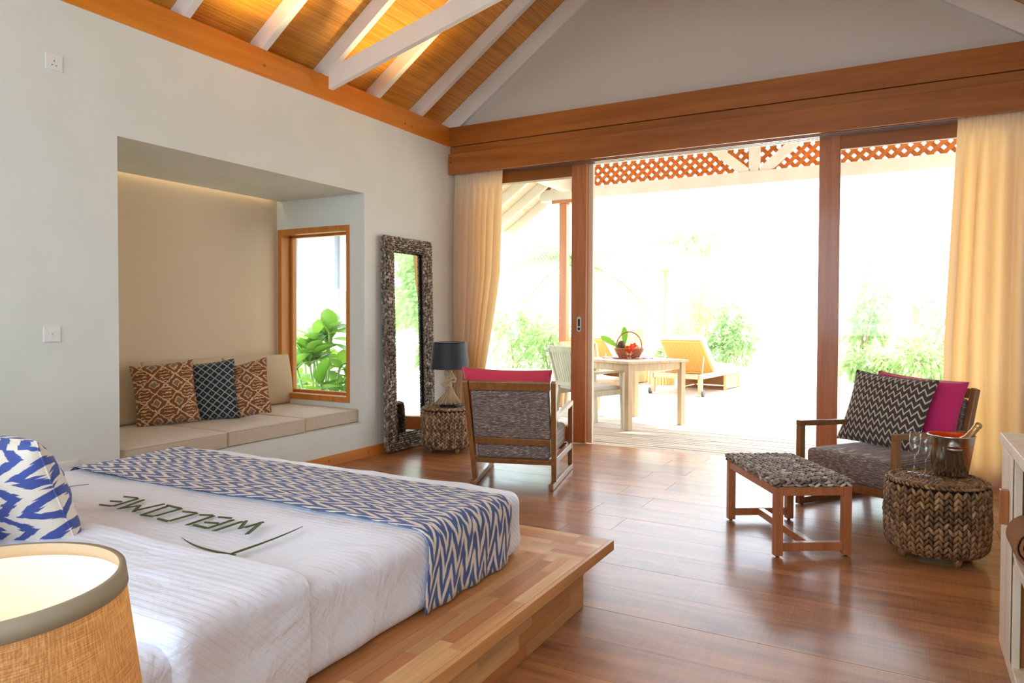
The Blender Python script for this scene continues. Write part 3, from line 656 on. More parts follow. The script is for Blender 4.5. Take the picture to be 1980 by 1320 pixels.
for sd in (0,):
    for i,(x,z) in enumerate(path):
        for j in range(nv+1):
            v=j/nv; hang=max(0,min(1,(PT+.17-z)/.15)) ; y=RY0+(RY1-RY0)*v
            bend=-.045*hang*(1-v)-.03*hang*v+.012*math.sin(x*3.1+1)*(1-v)+.008*N3(x*4,v*2,1)
            ddx=.005*N3(z*6,y*9,3)*hang + (.006*math.sin(y*38)*hang if x>-2 else 0)
            zz_=z+(.010*N3(x*2.2,y*2.2,0)+.005*N3(x*6,y*5,0) if z>zt-.02 else 0)+.0025
            m.v.append((x+ddx-(0 if sd==0 else 0),y+bend,max(zz_-(.003 if sd else 0),PT+.001))); m.t.append(.5); m.uv[len(m.v)-1]=(y,L[i])
    n=nv+1
    for i in range(len(path)-1):
        for j in range(nv):
            a=sd*len(path)*n+i*n+j; q=(a,a+n,a+n+1,a+1); m.f.append(q)
rn=m.build('bed_runner',runm,smooth=True); md=rn.modifiers.new('s','SOLIDIFY'); md.thickness=.002; tag(rn,'blue and cream zigzag ikat runner laid across the bed foot','runner')
# leaf strip lettering
LET={'E2':[(-2.645,1.623,-2.664,1.74),(-2.708,1.612,-2.64,1.62),(-2.722,1.661,-2.662,1.675),(-2.736,1.726,-2.66,1.738)],
'M':[(-2.586,1.61,-2.628,1.74),(-2.586,1.62,-2.559,1.676),(-2.492,1.61,-2.554,1.675),(-2.501,1.626,-2.488,1.732)],
'O':[(-2.437,1.603,-2.46,1.732),(-2.437,1.603,-2.371,1.61),(-2.373,1.611,-2.376,1.726),(-2.467,1.728,-2.373,1.722)],
'C':[(-2.344,1.605,-2.274,1.599),(-2.276,1.6,-2.274,1.716),(-2.342,1.704,-2.274,1.716)],
'L':[(-2.182,1.603,-2.195,1.726),(-2.253,1.707,-2.198,1.728)],
'E1':[(-2.087,1.611,-2.091,1.726),(-2.161,1.615,-2.087,1.611),(-2.152,1.651,-2.091,1.667),(-2.161,1.716,-2.099,1.73)],
'W':[(-2.042,1.603,-2.047,1.727),(-1.982,1.662,-2.037,1.736),(-1.976,1.674,-1.971,1.754),(-1.905,1.626,-1.96,1.729)]}
LL={'W':'letter W of folded palm leaf strips, first of the word on the bed','E1':'letter E of folded palm leaf strips between W and L','L':'letter L of folded palm leaf strips on the bed','C':'letter C of folded palm leaf strips on the bed','O':'letter O of folded palm leaf strips on the bed','M':'letter M of folded palm leaf strips on the bed','E2':'last letter E of folded palm leaf strips after the M'}
ZL=PT+.268
for k,v in LET.items():
    t=thing('leaf_letter',LL[k],'leaf letter',group='palm leaf letters spelling welcome')
    for i,(a,b,c,d) in enumerate(v):
        a,b,c,d=[q_*.960 for q_ in (a,b,c,d)]
        z=ZL+.0012*i; w=.0135; dr=Vector((c-a,d-b,0)).normalized(); s_=dr.cross(Vector((0,0,1)))*w/2
        p=Vector((a,b,z)); q=Vector((c,d,z+.001)); e=dr*.006
        MB().add([p-s_,p+e+s_,q+s_,q-e-s_]+[x+Vector((0,0,.0022)) for x in (p-s_,p+e+s_,q+s_,q-e-s_)]+[p.lerp(q,0)+Vector((0,0,.0034)),q+Vector((0,0,.0034))],
          [(3,2,1,0),(0,1,5,4),(2,3,7,6),(4,5,8),(6,7,9),(5,6,9,8),(7,4,8,9),(1,2,6,5),(3,0,4,7)]).build('leaf_strip',leafstrip,t)
def blade(name,p0,p1,w,lab,curve=0):
    p0=Vector(p0); p1=Vector(p1); d=(p1-p0); s_=d.normalized().cross(Vector((0,0,1))); m=MB()
    vs=[]; n=12
    for i in range(n+1):
        f=i/n; ww=w*(1-f)**.6*min(1,f*12+.4)/2; c=p0+d*f+s_*curve*math.sin(PI*f); vs+=[c-s_*ww,c+Vector((0,0,.002)),c+s_*ww]
    fs=[]
    for i in range(n): a=i*3; fs+=[(a,a+1,a+4,a+3),(a+1,a+2,a+5,a+4)]
    o=m.add(vs,fs).build(name,leafstrip); md=o.modifiers.new('s','SOLIDIFY'); md.thickness=.001; tag(o,lab,'leaf','palm leaf blades on the sheet'); return o
blade('palm_leaf_blade',(-1.704,1.417,ZL+.001),(-1.987,1.442,ZL+.002),.017,'palm leaf blade pointing left below the letters',-.02)
blade('palm_leaf_blade',(-1.723,1.404,ZL+.003),(-1.739,1.714,ZL+.003),.018,'long palm leaf blade pointing away right of the letter W',.008)
blade('palm_leaf_blade',(-3.034,1.555,ZL),(-2.952,1.714,ZL+.002),.006,'thin palm leaf tip at the far left bed edge',0)
# bed pillows
def put(mb,name,m,lab,cat,loc,rot,group=None,**k):
    o=mb.build(name,m,smooth=True,**k); o.location=loc; o.rotation_euler=rot; return tag(o,lab,cat,group)
put(pillow(.66,.42,.24,1,pinch=.03,wr=.01),'bed_pillow',ikp,'blue and white ikat pillow standing upright on the bed','pillow',(-2.505,1.16,PT+.262+.150),(R(20),0,R(4)))
put(pillow(.60,.48,.20,5,pinch=.04),'bed_pillow',ikp,'blue ikat pillow leaning behind the front bed pillow','pillow',(-2.93,.94,PT+.262+.200),(R(26),0,R(6)))
put(pillow(.72,.48,.20,9,pinch=.04),'bed_pillow',sheetm,'plain white pillow mostly hidden behind the blue pillow','pillow',(-2.52,.84,PT+.262+.19),(R(34),0,0))
# bedside table and lamp
nt_=thing('bedside_table','wooden bedside table beside the bed head under the burlap lamp','table',(-.99,.46,0))
MB().box(-.27,.30,-.26,.26,.44,.47).build('table_top',brownw,nt_,bevel=.004)
for a,b in ((-.06,-.22),(-.06,.22),(.27,-.22),(.27,.22)): MB().box(a-.02,a+.02,b-.02,b+.02,0,.44).build('leg',brownw,nt_,bevel=.003)
lamp=thing('bedside_lamp','glowing burlap drum lamp in the near left foreground','lamp',(-1.05,.464,.47))
R0,R1=.168,.205; zt_,zb_=.40,.100
m=MB()
def shf(r0,r1,z0,z1):
    return lambda u,v:((r0+(r1-r0)*v)*math.cos(2*PI*u),(r0+(r1-r0)*v)*math.sin(2*PI*u),z0+(z1-z0)*v)
m.grid(shf(R0,R1,zt_,zb_),96,8,uv=True); m.build('lamp_shade',burlap,lamp,smooth=True)
m=MB(); m.grid(shf(R0-.003,R1-.003,zt_-.004,zb_+.004),96,8); m.build('shade_lining',linerm,lamp,smooth=True)
MB().lathe([(R0-.006,zt_+.002),(R0+.0022,zt_+.002),(R0+.0055,zt_-.022),(R0+.001,zt_-.022),(R0-.006,zt_-.008),(R0-.006,zt_+.002)],96).build('top_trim',shadetrim,lamp,smooth=True,bevel=0)
MB().lathe([(R1-.0045,zb_+.02),(R1+.0012,zb_+.02),(R1+.0025,zb_),(R1-.0045,zb_),(R1-.0045,zb_+.02)],96).build('bottom_trim',shadetrim,lamp,smooth=True)
MB().lathe([(0,0),(.08,0),(.085,.01),(.08,.02),(.03,.035),(.045,.07),(.03,.11),(.018,.15),(.014,.24),(0,.24)],32).build('lamp_base',brownw,lamp,smooth=True)
MB().lathe([(0,.24),(.016,.245),(.03,.27),(.028,.29),(.012,.305),(0,.307)],20).build('bulb',linerm,lamp,smooth=True)
for a in (0,2.1,4.2): MB().tube([(0,0,.235),(R0*1.06*math.cos(a),R0*1.06*math.sin(a),.22)],.0015,5).build('shade_spoke',chrome,lamp)
# ---------------------------------------------------------------- window-seat cushions
ys=[2.60,3.358,4.108,4.80]; xf=[-4.11,-4.125,-4.15]
for i in range(3):
    L=ys[i+1]-ys[i]-.006
    o=rbox(.96,L,.112,.022,.05,puff=.006,fn=lambda w,n,i=i:w+n*.002*N3(w.x*6+i*9,w.y*6,w.z*4)).build('seat_cushion',seatm,smooth=True)
    o.location=(xf[i]-.48,(ys[i]+ys[i+1])/2,.3+.057); tag(o,['beige seat cushion at the left end of the window seat','middle beige seat cushion of the window seat','beige seat cushion under the window at the right end'][i],'cushion','window seat cushions')
    ring=[]; 
    for sx,sy in ((1,1),(-1,1),(-1,-1),(1,-1)):
        for k in range(4): a={(1,1):0,(-1,1):PI/2,(-1,-1):PI,(1,-1):3*PI/2}[(sx,sy)]+PI/2*k/3; ring.append((sx*(.48-.02)+.016*math.cos(a),sy*(L/2-.02)+.016*math.sin(a),0))
    for zz_ in (.047,-.047): MB().tube([(a,b,zz_) for a,b,c in ring],.004,6,closed=True).build('piping',seatm,o,smooth=True)
for i,(a,b) in enumerate(((2.60,3.33),(3.335,4.055),(4.06,4.80))):
    o=rbox(.11,b-a-.006,.455,.022,.05,fn=lambda w,n,i=i:w+n*.003*N3(w.x*6+i*9,w.y*6,w.z*4)+Vector((.012*(1-(w.z/.22)**2),0,0))*(1 if w.x>0 else 0)).build('back_cushion',stripem,smooth=True)
    o.location=(-5.055,(a+b)/2,.417+.222); o.rotation_euler=(0,R(-8),0); tag(o,['beige striped back cushion at the left end of the window seat','middle striped back cushion behind the scatter pillows','beige striped back cushion beside the alcove window'][i],'cushion','window seat back cushions')
    for xx in (.05,): MB().tube([(xx,-(b-a)/2+.02,.2),(xx,(b-a)/2-.02,.2)],.004,6).build('piping',stripem,o,smooth=True)
put(pillow(.43,.47,.15,3),'scatter_pillow',brownp,'left brown ikat scatter pillow on the window seat','pillow',(-4.80,3.36,.415+.225),(R(-12),R(-5),R(62)))
put(pillow(.42,.47,.13,6),'scatter_pillow',blackp,'charcoal diamond scatter pillow between the two brown ones','pillow',(-4.73,3.675,.415+.220),(R(-14),R(-6),R(46)))
put(pillow(.45,.47,.15,8),'scatter_pillow',brownp,'right brown ikat scatter pillow turned to the window','pillow',(-4.62,3.90,.415+.212),(R(-22),R(-13),R(30)))
# ---------------------------------------------------------------- sockets and switches
def plate(name,y,z,w,h,lab,kind):
    t=thing(name,lab,'socket' if kind!='switch' else 'switch',(XL,y,z))
    MB().box(0,.009,-w/2,w/2,-h/2,h/2).build('faceplate',plastic,t,bevel=.002)
    if kind=='switch':
        MB().box(.009,.0115,-.012,.012,-.014,.014).build('rocker',plastic,t,bevel=.001)
        MB().box(.0112,.012,-.003,.003,-.001,.001).build('indicator',holem,t)
    else:
        for c in ((0,) if kind=='socket' else (-.03,.035)):
            MB().box(.009,.0115,c+.01,c+.026,.016,.034).build('rocker',plastic,t,bevel=.001)
            q=MB(); q.box(.0088,.0096,c-.002,c+.002,.003,.011).box(.0088,.0096,c-.014,c-.007,-.018,-.014).box(.0088,.0096,c+.007,c+.014,-.018,-.014); q.build('socket_holes',holem,t)
plate('wall_socket',2.20,2.603,.088,.088,'white single wall socket high on the left wall','socket')
plate('light_switch',2.175,1.12,.088,.088,'white light switch plate halfway up the left wall','switch')
plate('wall_socket',2.235,.36,.15,.088,'white double wall socket just above the bed edge','double')
# ---------------------------------------------------------------- leaning mirror with plaited frame
mw,mh=.715,1.93
lean=R(-1.4)
mir=thing('leaning_mirror','tall mirror in a plaited grey-brown frame leaning on the left wall','mirror',(XL+.062,5.305,.012),rot=(0,lean,0))
MB().box(.0,.004,-mw/2+.02,mw/2-.02,.02,mh-.02).build('backing_board',darkfill,mir)
for a_,b_,c_,d_ in ((-mw/2+.02,-mw/2+.125,.02,mh-.02),(mw/2-.125,mw/2-.02,.02,mh-.02),(-mw/2+.125,mw/2-.125,.02,.125),(-mw/2+.125,mw/2-.125,mh-.125,mh-.02)): MB().box(.004,.034,a_,b_,c_,d_).build('frame_core',darkfill,mir)
MB().box(.004,.008,-mw/2+.11,mw/2-.11,.11,mh-.11).build('mirror_glass',mirm,mir)
rg=random.Random(5); fw=.135; nr=7
for k in range(nr):
    o_=fw*(k+.5)/nr; hgt=.034+.016*math.sin(PI*(k+.5)/nr)
    a,b=-mw/2+o_,mw/2-o_; z0_,z1_=o_,mh-o_
    for P,Q in (((a,z0_),(a,z1_)),((b,z0_),(b,z1_)),((a,z0_),(b,z0_)),((a,z1_),(b,z1_))):
        MB().knobs((hgt,P[0],P[1]),(hgt,Q[0],Q[1]),(1,0,0),fw/nr*.98,.022,.031,rg,off=k%2,asp=1.18).build('plait',hyG,mir,smooth=True,tones=True)
for sx in (-1,1):
    for xx in (.014,.036):
        MB().plait([(xx,sx*(mw/2-.002),.01),(xx,sx*(mw/2-.002),mh-.01)],[(0,sx,0)]*2,.024,.016,.026,rg,28,1.5).build('plait',hyG,mir,smooth=True,tones=True)
    MB().plait([(.034,sx*(mw/2-fw+.004),fw),(.034,sx*(mw/2-fw+.004),mh-fw)],[(0,-sx,0)]*2,.022,.014,.026,rg,28,1.5).build('plait',hyG,mir,smooth=True,tones=True)
for zz_,s_ in ((mh-.002,1),(.002,-1)):
    MB().plait([(.025,-mw/2+.01,zz_),(.025,mw/2-.01,zz_)],[(0,0,s_)]*2,.04,.016,.026,rg,28,1.5).build('plait',hyG,mir,smooth=True,tones=True)
# ---------------------------------------------------------------- round plaited stools
def stool(lab,loc,m,seed,r=.232,h=.405,rz=0):
    t=thing('plaited_stool',lab,'stool',loc,rz,'round plaited drum stools'); q=random.Random(seed)
    MB().lathe([(0,.052),(r-.03,.052),(r-.012,.08),(r-.012,h-.03),(0,h-.03)],40).build('core',darkfill,t,smooth=True)
    n=36; meshes=[]
    z0_=.045
    for v in range(5):
        pts=[(r-.045,0,z0_),(r-.018,0,z0_+.012),(r-.004,0,z0_+.035),(r,0,.13),(r+.003,0,.22),(r,0,.30),(r-.003,0,h-.028)]; nn=[(.5,0,-.85),(.8,0,-.6),(1,0,-.2),(1,0,0),(1,0,0),(1,0,0),(1,0,.1)]
        mb=MB().plait(pts,nn,2*PI*r/n*1.06,.022,.0285,q,27,1.6); me=mb.build('tmp',m,smooth=True,tones=True); meshes.append(me.data); bpy.data.objects.remove(me)
    for k in range(n): obj('plait',meshes[(k*2+k//5)%5],t,rot=(0,0,2*PI*k/n))
    lid=MB().lathe([(0,h-.022),(r-.002,h-.022),(r-.002,h-.014),(0,h-.012)],40).build('lid',darkfill,t)
    rr=r-.012; k=0
    while rr>.01:
        nseg=max(8,int(2*PI*rr/.02)); pts=[(rr*math.cos(2*PI*i/nseg),rr*math.sin(2*PI*i/nseg),h-.010+.002*(k==0)) for i in range(nseg+1)]
        nn=[(.5*math.cos(2*PI*i/nseg),.5*math.sin(2*PI*i/nseg),.85) if k==0 else (0,0,1) for i in range(nseg+1)]
        MB().plait(pts,nn,.030,.016,.022,q,32,1.5).build('ring_plait',m,lid,smooth=True,tones=True); rr-=.0275; k+=1
    for a in (PI/4,3*PI/4,5*PI/4,7*PI/4): MB().lathe([(0,0),(.014,0),(.02,.02),(.024,.05),(0,.05)],14,c=(.171*math.cos(a),.171*math.sin(a),0)).build('foot',chairw,t,smooth=True)
    return t
SR=(.163,4.222); SLp=(-3.63,5.355)
stool('dark plaited drum stool holding the glasses and wine bucket',(SR[0],SR[1],0),hyD,11,rz=R(-14))
stool('tan plaited drum stool beside the leaning mirror',(SLp[0],SLp[1],0),hyL,12,rz=R(20))
# rope dancer lamp
lp=thing('rope_figure_lamp','table lamp with a knotted rope figure and black drum shade','lamp',(SLp[0]+.025,SLp[1]+.005,.412),rz=R(29))
# local x points to the camera's right
MB().lathe([(0,0),(.098,0),(.102,.006),(.098,.016),(.06,.02),(0,.02)],32).build('lamp_base',blackm,lp,smooth=True)
q=random.Random(3); m=MB()
for k in range(120):
    a=2*PI*k/120+q.uniform(-.05,.05); top=Vector((.006+.016*math.cos(a),.016*math.sin(a),.172)); rr=.108*q.uniform(.78,1.12)
    bot=Vector((-.012+rr*math.cos(a)*1.05,rr*math.sin(a),.022)); md=top.lerp(bot,.5)+Vector((-.012*math.cos(a),-.012*math.sin(a),.0))
    m.tube([top,md+Vector((q.uniform(-.004,.004),q.uniform(-.004,.004),0)),bot],[.0035,.0042,.003],4,tone=q.random())
m.build('tassel_skirt',ropem,lp,smooth=True)['kind']='stuff'
def sm(P,n=6):
    P=[Vector(p) for p in P]; out=[]
    for i in range(len(P)-1):
        p0=P[max(i-1,0)];p1=P[i];p2=P[i+1];p3=P[min(i+2,len(P)-1)]
        for k in range(n):
            t=k/n; out.append(.5*((2*p1)+(-p0+p2)*t+(2*p0-5*p1+4*p2-p3)*t*t+(-p0+3*p1-3*p2+p3)*t**3))
    out.append(P[-1]); return out
MB().tube(sm([(.006,0,.165),(.004,0,.19),(.012,-.004,.215),(.02,0,.245),(.012,0,.275),(.0,0,.30)]),[.017]*12+[.014]*19,10).build('rope_torso',ropem,lp,smooth=True)
MB().tube(sm([(.0,-.02,.185),(-.04,-.025,.18),(-.06,-.015,.195),(-.035,-.02,.225),(.0,-.025,.24),(.035,-.02,.255),(.05,-.01,.25),(.045,0,.225),(.025,-.015,.215)]),.0115,8).build('rope_arm',ropem,lp,smooth=True)
MB().tube(sm([(.035,-.01,.25),(.03,-.005,.285),(.0,0,.315),(-.03,0,.33),(-.04,0,.30),(-.035,0,.27),(-.02,-.01,.24)]),.009,8).build('rope_arm',ropem,lp,smooth=True)
MB().lathe([(0,.30),(.02,.305),(.024,.325),(.014,.345),(0,.35)],14).build('rope_head',ropem,lp,smooth=True)
MB().tube([(0,0,.33),(0,0,.47)],.006,8).build('lamp_stem',chrome,lp)
m=MB(); m.grid(shf(.152,.178,.578,.338),64,4); m.build('lamp_shade',shadeblk,lp,smooth=True)
m=MB(); m.grid(shf(.149,.175,.577,.339),64,4); m.build('shade_lining',shadelin,lp,smooth=True)
MB().lathe([(.149,.574),(.1535,.574),(.1535,.580),(.149,.580),(.149,.574)],64).build('shade_rim',blackm,lp,smooth=True)
for a in (0,2.1,4.2): MB().tube([(0,0,.47),(.15*math.cos(a),.15*math.sin(a),.56)],.0012,5).build('shade_spoke',chrome,lp)
# ---------------------------------------------------------------- armchairs
def armchair(lab,loc,rz):
    t=thing('lounge_armchair',lab,'armchair',loc,rz,'sled-base lounge armchairs')
    def xs(y): return .285+.042*y/.79
    for s_ in (-1,1):
        def P(y,z,o=0): return (s_*(xs(y)+o),y,z)
        MB().beam(P(0,.025),P(.79,.025),.036,.042).build('skid',chairw,t,bevel=.004)
        MB().beam(P(.766,.046),P(.766,.517),.036,.048,up=(0,1,0)).build('front_leg',chairw,t,bevel=.004)
        MB().beam(P(.02,.500,.014),P(.79,.535),.036,.036).build('armrest',chairw,t,bevel=.004)
        MB().beam(P(.06,.190),P(.745,.196),.034,.046).build('seat_rail',chairw,t,bevel=.003)
        MB().beam(P(.125,.046),P(-.075,.775,.032),.036,.05,up=(0,1,.26)).build('back_post',chairw,t,bevel=.004)
        for y in (.03,.75): MB().lathe([(0,0),(.008,0),(.008,.005),(0,.005)],10,c=(s_*xs(y),y,0)).build('glide',blackm,t)
    MB().box(-.306,.306,.742,.775,.165,.215).build('front_rail',chairw,t,bevel=.003)
    def onb(z): return .125-.2*(z-.046)/.719
    for z,hh in ((.742,.062),(.338,.048),(.187,.036)): MB().beam((-.262-.035*z,onb(z),z),(.262+.035*z,onb(z),z),.036,hh,up=(0,-.27,1)).build('back_rail',chairw,t,bevel=.003)
    rbox(.560,.055,.360,.016,.03).build('back_panel',tweedm,t,smooth=True,loc=(0,onb(.53)+.012,.535),rot=(R(15.5),0,0))
    m=rbox(.54,.70,.175,.03,.03,puff=.012,fn=lambda w,n:Vector((w.x*(1+.055*(w.y+.35)/.7),w.y,w.z))+n*.003*N3(w.x*6,w.y*6,w.z*4)); m.build('seat_cushion',tweedm,t,smooth=True,loc=(0,.415,.292))
    return t
armchair('lounge armchair seen from behind near the left sliding door',(-2.417,4.371,0),R(17))
armchair('lounge armchair facing the room beside the right curtain',(.106,5.449,0),R(148))
def loc2(o,rz,x,y,z): c,s_=math.cos(rz),math.sin(rz); return (o[0]+c*x-s_*y,o[1]+s_*x+c*y,z)
put(pillow(.66,.46,.16,21),'throw_pillow',redpink,'raspberry pink pillow poking above the back of the left armchair','pillow',loc2((-2.417,4.371),R(17),-.05,.10,.385+.245),(R(14),R(1),R(17)))
put(pillow(.60,.46,.15,22),'throw_pillow',pinkm,'magenta pink pillow at the back of the right armchair','pillow',loc2((.106,5.449),R(148),-.03,.11,.385+.232),(R(14),R(-3),R(148)))
put(pillow(.58,.50,.16,23),'throw_pillow',zigp,'charcoal and cream zigzag pillow in front of the magenta one','pillow',loc2((.106,5.449),R(148),.075,.255,.385+.225),(R(20),R(-3),R(146)))
# ---------------------------------------------------------------- ottoman bench
ot=thing('woven_footstool','rectangular footstool with a woven top on reddish timber legs','footstool',(-.568,4.18,0),R(-58.1)); ot.scale=(1,1,1.05)
LX,LY=.70,.40
for a in (-1,1):
    for b in (-1,1):
        MB().box(a*(LX/2)-(.042 if a>0 else 0),a*(LX/2)+(.042 if a<0 else 0),b*LY/2-(.042 if b>0 else 0),b*LY/2+(.042 if b<0 else 0),.008,.345).build('leg',ottw,ot,bevel=.003)
        MB().lathe([(0,0),(.009,0),(.009,.008),(0,.008)],10,c=(a*(LX/2-.021),b*(LY/2-.021),0)).build('glide',blackm,ot)
    MB().box(a*(LX/2-.021)-.017,a*(LX/2-.021)+.017,-LY/2+.042,LY/2-.042,.300,.345).build('apron',ottw,ot,bevel=.003)
    MB().box(a*(LX/2-.021)-.017,a*(LX/2-.021)+.017,-LY/2+.042,LY/2-.042,.03,.072).build('stretcher',ottw,ot,bevel=.003)
    MB().box(-LX/2+.042,LX/2-.042,a*(LY/2-.021)-.017,a*(LY/2-.021)+.017,.300,.345).build('apron',ottw,ot,bevel=.003)
MB().box(-LX/2+.038,LX/2-.038,-.018,.018,.03,.070).build('stretcher',ottw,ot,bevel=.003)
MB().box(-LX/2+.004,LX/2-.004,-LY/2+.004,LY/2-.004,.345,.372).build('top_core',darkfill,ot)
q=random.Random(8); nr=15
for k in range(nr):
    y=-LY/2-.003+(LY+.006)*(k+.5)/nr
    MB().knobs((-LX/2-.004,y,.375),(LX/2+.004,y,.375),(0,0,1),(LY+.006)/nr,.022,.033,q,off=k%2,asp=1.12).build('plait',hyG,ot,smooth=True,tones=True)
for s_ in (-1,1):
    for zz_,o_ in ((.353,0),(.367,1)):
        MB().knobs((-LX/2,s_*(LY/2+.003),zz_),(LX/2,s_*(LY/2+.003),zz_),(0,s_,0),.016,.018,.034,q,off=o_).build('plait',hyG,ot,smooth=True,tones=True)
        MB().knobs((s_*(LX/2+.003),-LY/2,zz_),(s_*(LX/2+.003),LY/2,zz_),(s_,0,0),.016,.018,.034,q,off=o_).build('plait',hyG,ot,smooth=True,tones=True)
# ---------------------------------------------------------------- bucket, bottle, glasses on the right stool
TZ=.411
bk=thing('wine_bucket','polished steel wine bucket on the dark plaited stool','bucket',(.228,4.318,TZ))
hb=.205
MB().lathe([(0,0),(.074,0),(.079,.004),(.108,hb-.004),(.112,hb),(.108,hb+.003),(.105,hb-.002),(.076,.008),(0,.008)],56).build('bucket_body',steel,bk,smooth=True)
MB().lathe([(.1035,hb-.002),(.1045,hb+.002),(.1015,hb-.05),(.0985,hb-.05),(.1035,hb-.002)],56).build('orange_liner',orangem,bk,smooth=True)
for a in (R(-84),R(96)):
    m=MB(); vs=[]
    for i in range(7):
        f=-.034+.068*i/6; w_=.022-.014*(f/.034)**2
        vs+=[(.104-.5*f*f*10,f,hb-.055),(.104+w_,f,hb-.058),(.104+w_,f,hb-.061),(.101-.5*f*f*10,f,hb-.082+.3*abs(f))]
    fs=[(i*4+k,i*4+k+1,i*4+k+5,i*4+k+4) for i in range(6) for k in range(3)]
    o=m.add(vs,fs).build('handle',chrome,bk,smooth=True,rot=(0,0,a)); md=o.modifiers.new('s','SOLIDIFY'); md.thickness=.002
bt=thing('champagne_bottle','gold foiled champagne bottle leaning in the steel bucket','bottle',(.185,4.235,TZ+.035),rot=(0,R(38),R(29)))
MB().lathe([(0,0),(.038,0),(.042,.008),(.042,.15),(.036,.185),(.020,.215),(.017,.235),(0,.235)],28).build('bottle_glass',greenbot,bt,smooth=True)
MB().lathe([(.0405,.155),(.0375,.184),(.022,.215),(.0185,.235),(.0165,.27),(.0175,.273),(.0175,.282),(.0165,.286),(.019,.292),(.019,.306),(.012,.312),(0,.313)],28).build('foil_neck',goldm,bt,smooth=True)
bt.location=(.189,4.286,TZ+.02)
def glass(lab,x,y):
    t=thing('champagne_flute',lab,'glass',(x,y,TZ+.001),0,'champagne flutes on the stool')
    MB().lathe([(0,0),(.033,0),(.033,.0015),(.012,.005),(.0045,.012),(.0035,.05),(.0045,.085),(.009,.094),(.021,.115),(.0265,.145),(.0265,.17),(.0235,.215),(.0223,.215),(.0253,.17),(.0253,.146),(.0198,.117),(.007,.098),(0,.096)],32).build('flute',flutem,t,smooth=True)
glass('left champagne flute standing in front of the steel bucket',.064,4.262)
glass('right champagne flute standing in front of the steel bucket',.112,4.205)
# ---------------------------------------------------------------- curtains
def curtain(name,lab,edge,nf,z1,zb,y0,seed,lining=0,par=.03):
    m=MB(); nu,nv=nf*14,60; uv={}
    def f(u,v):
        z=z1+(zb-z1)*v; xa,xb=edge(v); s_=u+.10*math.sin(2*PI*u*1.3+seed)/nf
        amp=(.010+.028*min(1,v*6))*(1+.3*N3(u*nf*.7,seed,0)); ph=2*PI*nf*s_+.8*N3(u*3+seed,v*1.6,0)+.5*math.sin(v*2+seed)
        x=xa+(xb-xa)*u+.010*math.cos(ph)*min(1,v*5); y=y0-amp*math.sin(ph)-par*N3(u*4+seed,v*2.2,3)*min(1,v*3)
        if v<.04: y=y0-.012*math.sin(ph*2.2); 
        return (x,y,z)
    m.grid(f,nu,nv,uv=True); o=m.build(name,curtm,smooth=True); tag(o,lab,'curtain')
    hp=MB().grid(lambda u,v:(lambda p:(p[0],p[1]-.006-.004*math.sin(u*nf*31),z1+.012-.05*v))(f(u,.02)),nu,2); hp.build('gathered_heading',curtm,o,smooth=True)
    return o
def el(v):
    z=2.68-2.66*v; 
    xb=-3.50-.04*min(1,(2.68-z)/1.0) if z>1.68 else -3.54-.19*((1.68-z)/1.1)**1.2
    xa=-4.06; return xa,max(xb,-3.80) if z>.5 else -3.76
curtain('curtain','cream curtain gathered at the left end of the sliding doors',el,7,2.69,.015,6.14,1.3)
def er(v): 
    return .335-.07*min(1,v*1.6)+.05*max(0,v-.75)*4*.5,.87
curtain('curtain','cream curtain hanging at the right end of the sliding doors',er,5,2.70,.012,6.13,4.2,par=.05)
# ---------------------------------------------------------------- cabinet at the right
cb=thing('sideboard','whitewashed wooden sideboard along the right wall','cabinet',(0,0,0)); CX=.335
MB().box(CX-.008,XR-.002,.2,3.226,.755,.793).build('worktop',washw,cb,bevel=.003)
MB().box(CX,XR-.004,3.185,3.22,.002,.755).build('end_panel',washw,cb,bevel=.002)
MB().box(CX,XR-.004,2.885,2.915,.05,.755).build('divider',brownw,cb,bevel=.002)
MB().box(CX,XR-.004,2.07,2.10,.05,.755).build('divider',brownw,cb,bevel=.002)
MB().box(CX,XR-.004,.2,3.185,.0,.05).build('plinth',washw,cb,bevel=.002)
MB().box(XR-.02,XR-.004,.2,3.185,.05,.755).build('back_panel',brownw,cb)
MB().box(CX,CX+.022,2.865,2.905,.05,.755).build('stile',washw,cb,bevel=.002)
dr_=MB().box(CX-.004,CX+.018,2.925,3.18,.058,.748).build('door',washw,cb,bevel=.003)
MB().box(CX-.030,CX-.004,2.965,3.00,.505,.625).build('handle',brownw,dr_,bevel=.003)
MB().box(CX,XR-.02,2.10,2.885,.395,.425).build('shelf',washw,cb,bevel=.002)
MB().box(CX,XR-.01,.2,2.07,.05,.755).build('cabinet_body',washw,cb,bevel=.002)
def towel(x,y,z,lab):
    o=thing('rolled_towel',lab,'towel',(x,y,z),R(90)); m=MB(); pr=[]
    th=[]; n=90
    for i in range(n): 
        a=i/n*2*PI*3.6; r=.014+.0155*a/(2*PI)*1.0; th.append((r*math.cos(a),r*math.sin(a)))
    m.grid(lambda u,v:(-.10+.20*v,)+tuple(c*(1+.03*N3(u*20,v*5,0)) for c in th[min(n-1,int(u*(n-1)))]),n-1,14)
    q=m.build('towel_roll',towelm,o,smooth=True); md=q.modifiers.new('s','SOLIDIFY'); md.thickness=.0125; md.offset=0; s2=q.modifiers.new('u','SUBSURF'); s2.levels=1; s2.render_levels=1
    return o
towel(.378,2.775,.425+.079,'rolled brown towel on the open shelf of the sideboard')
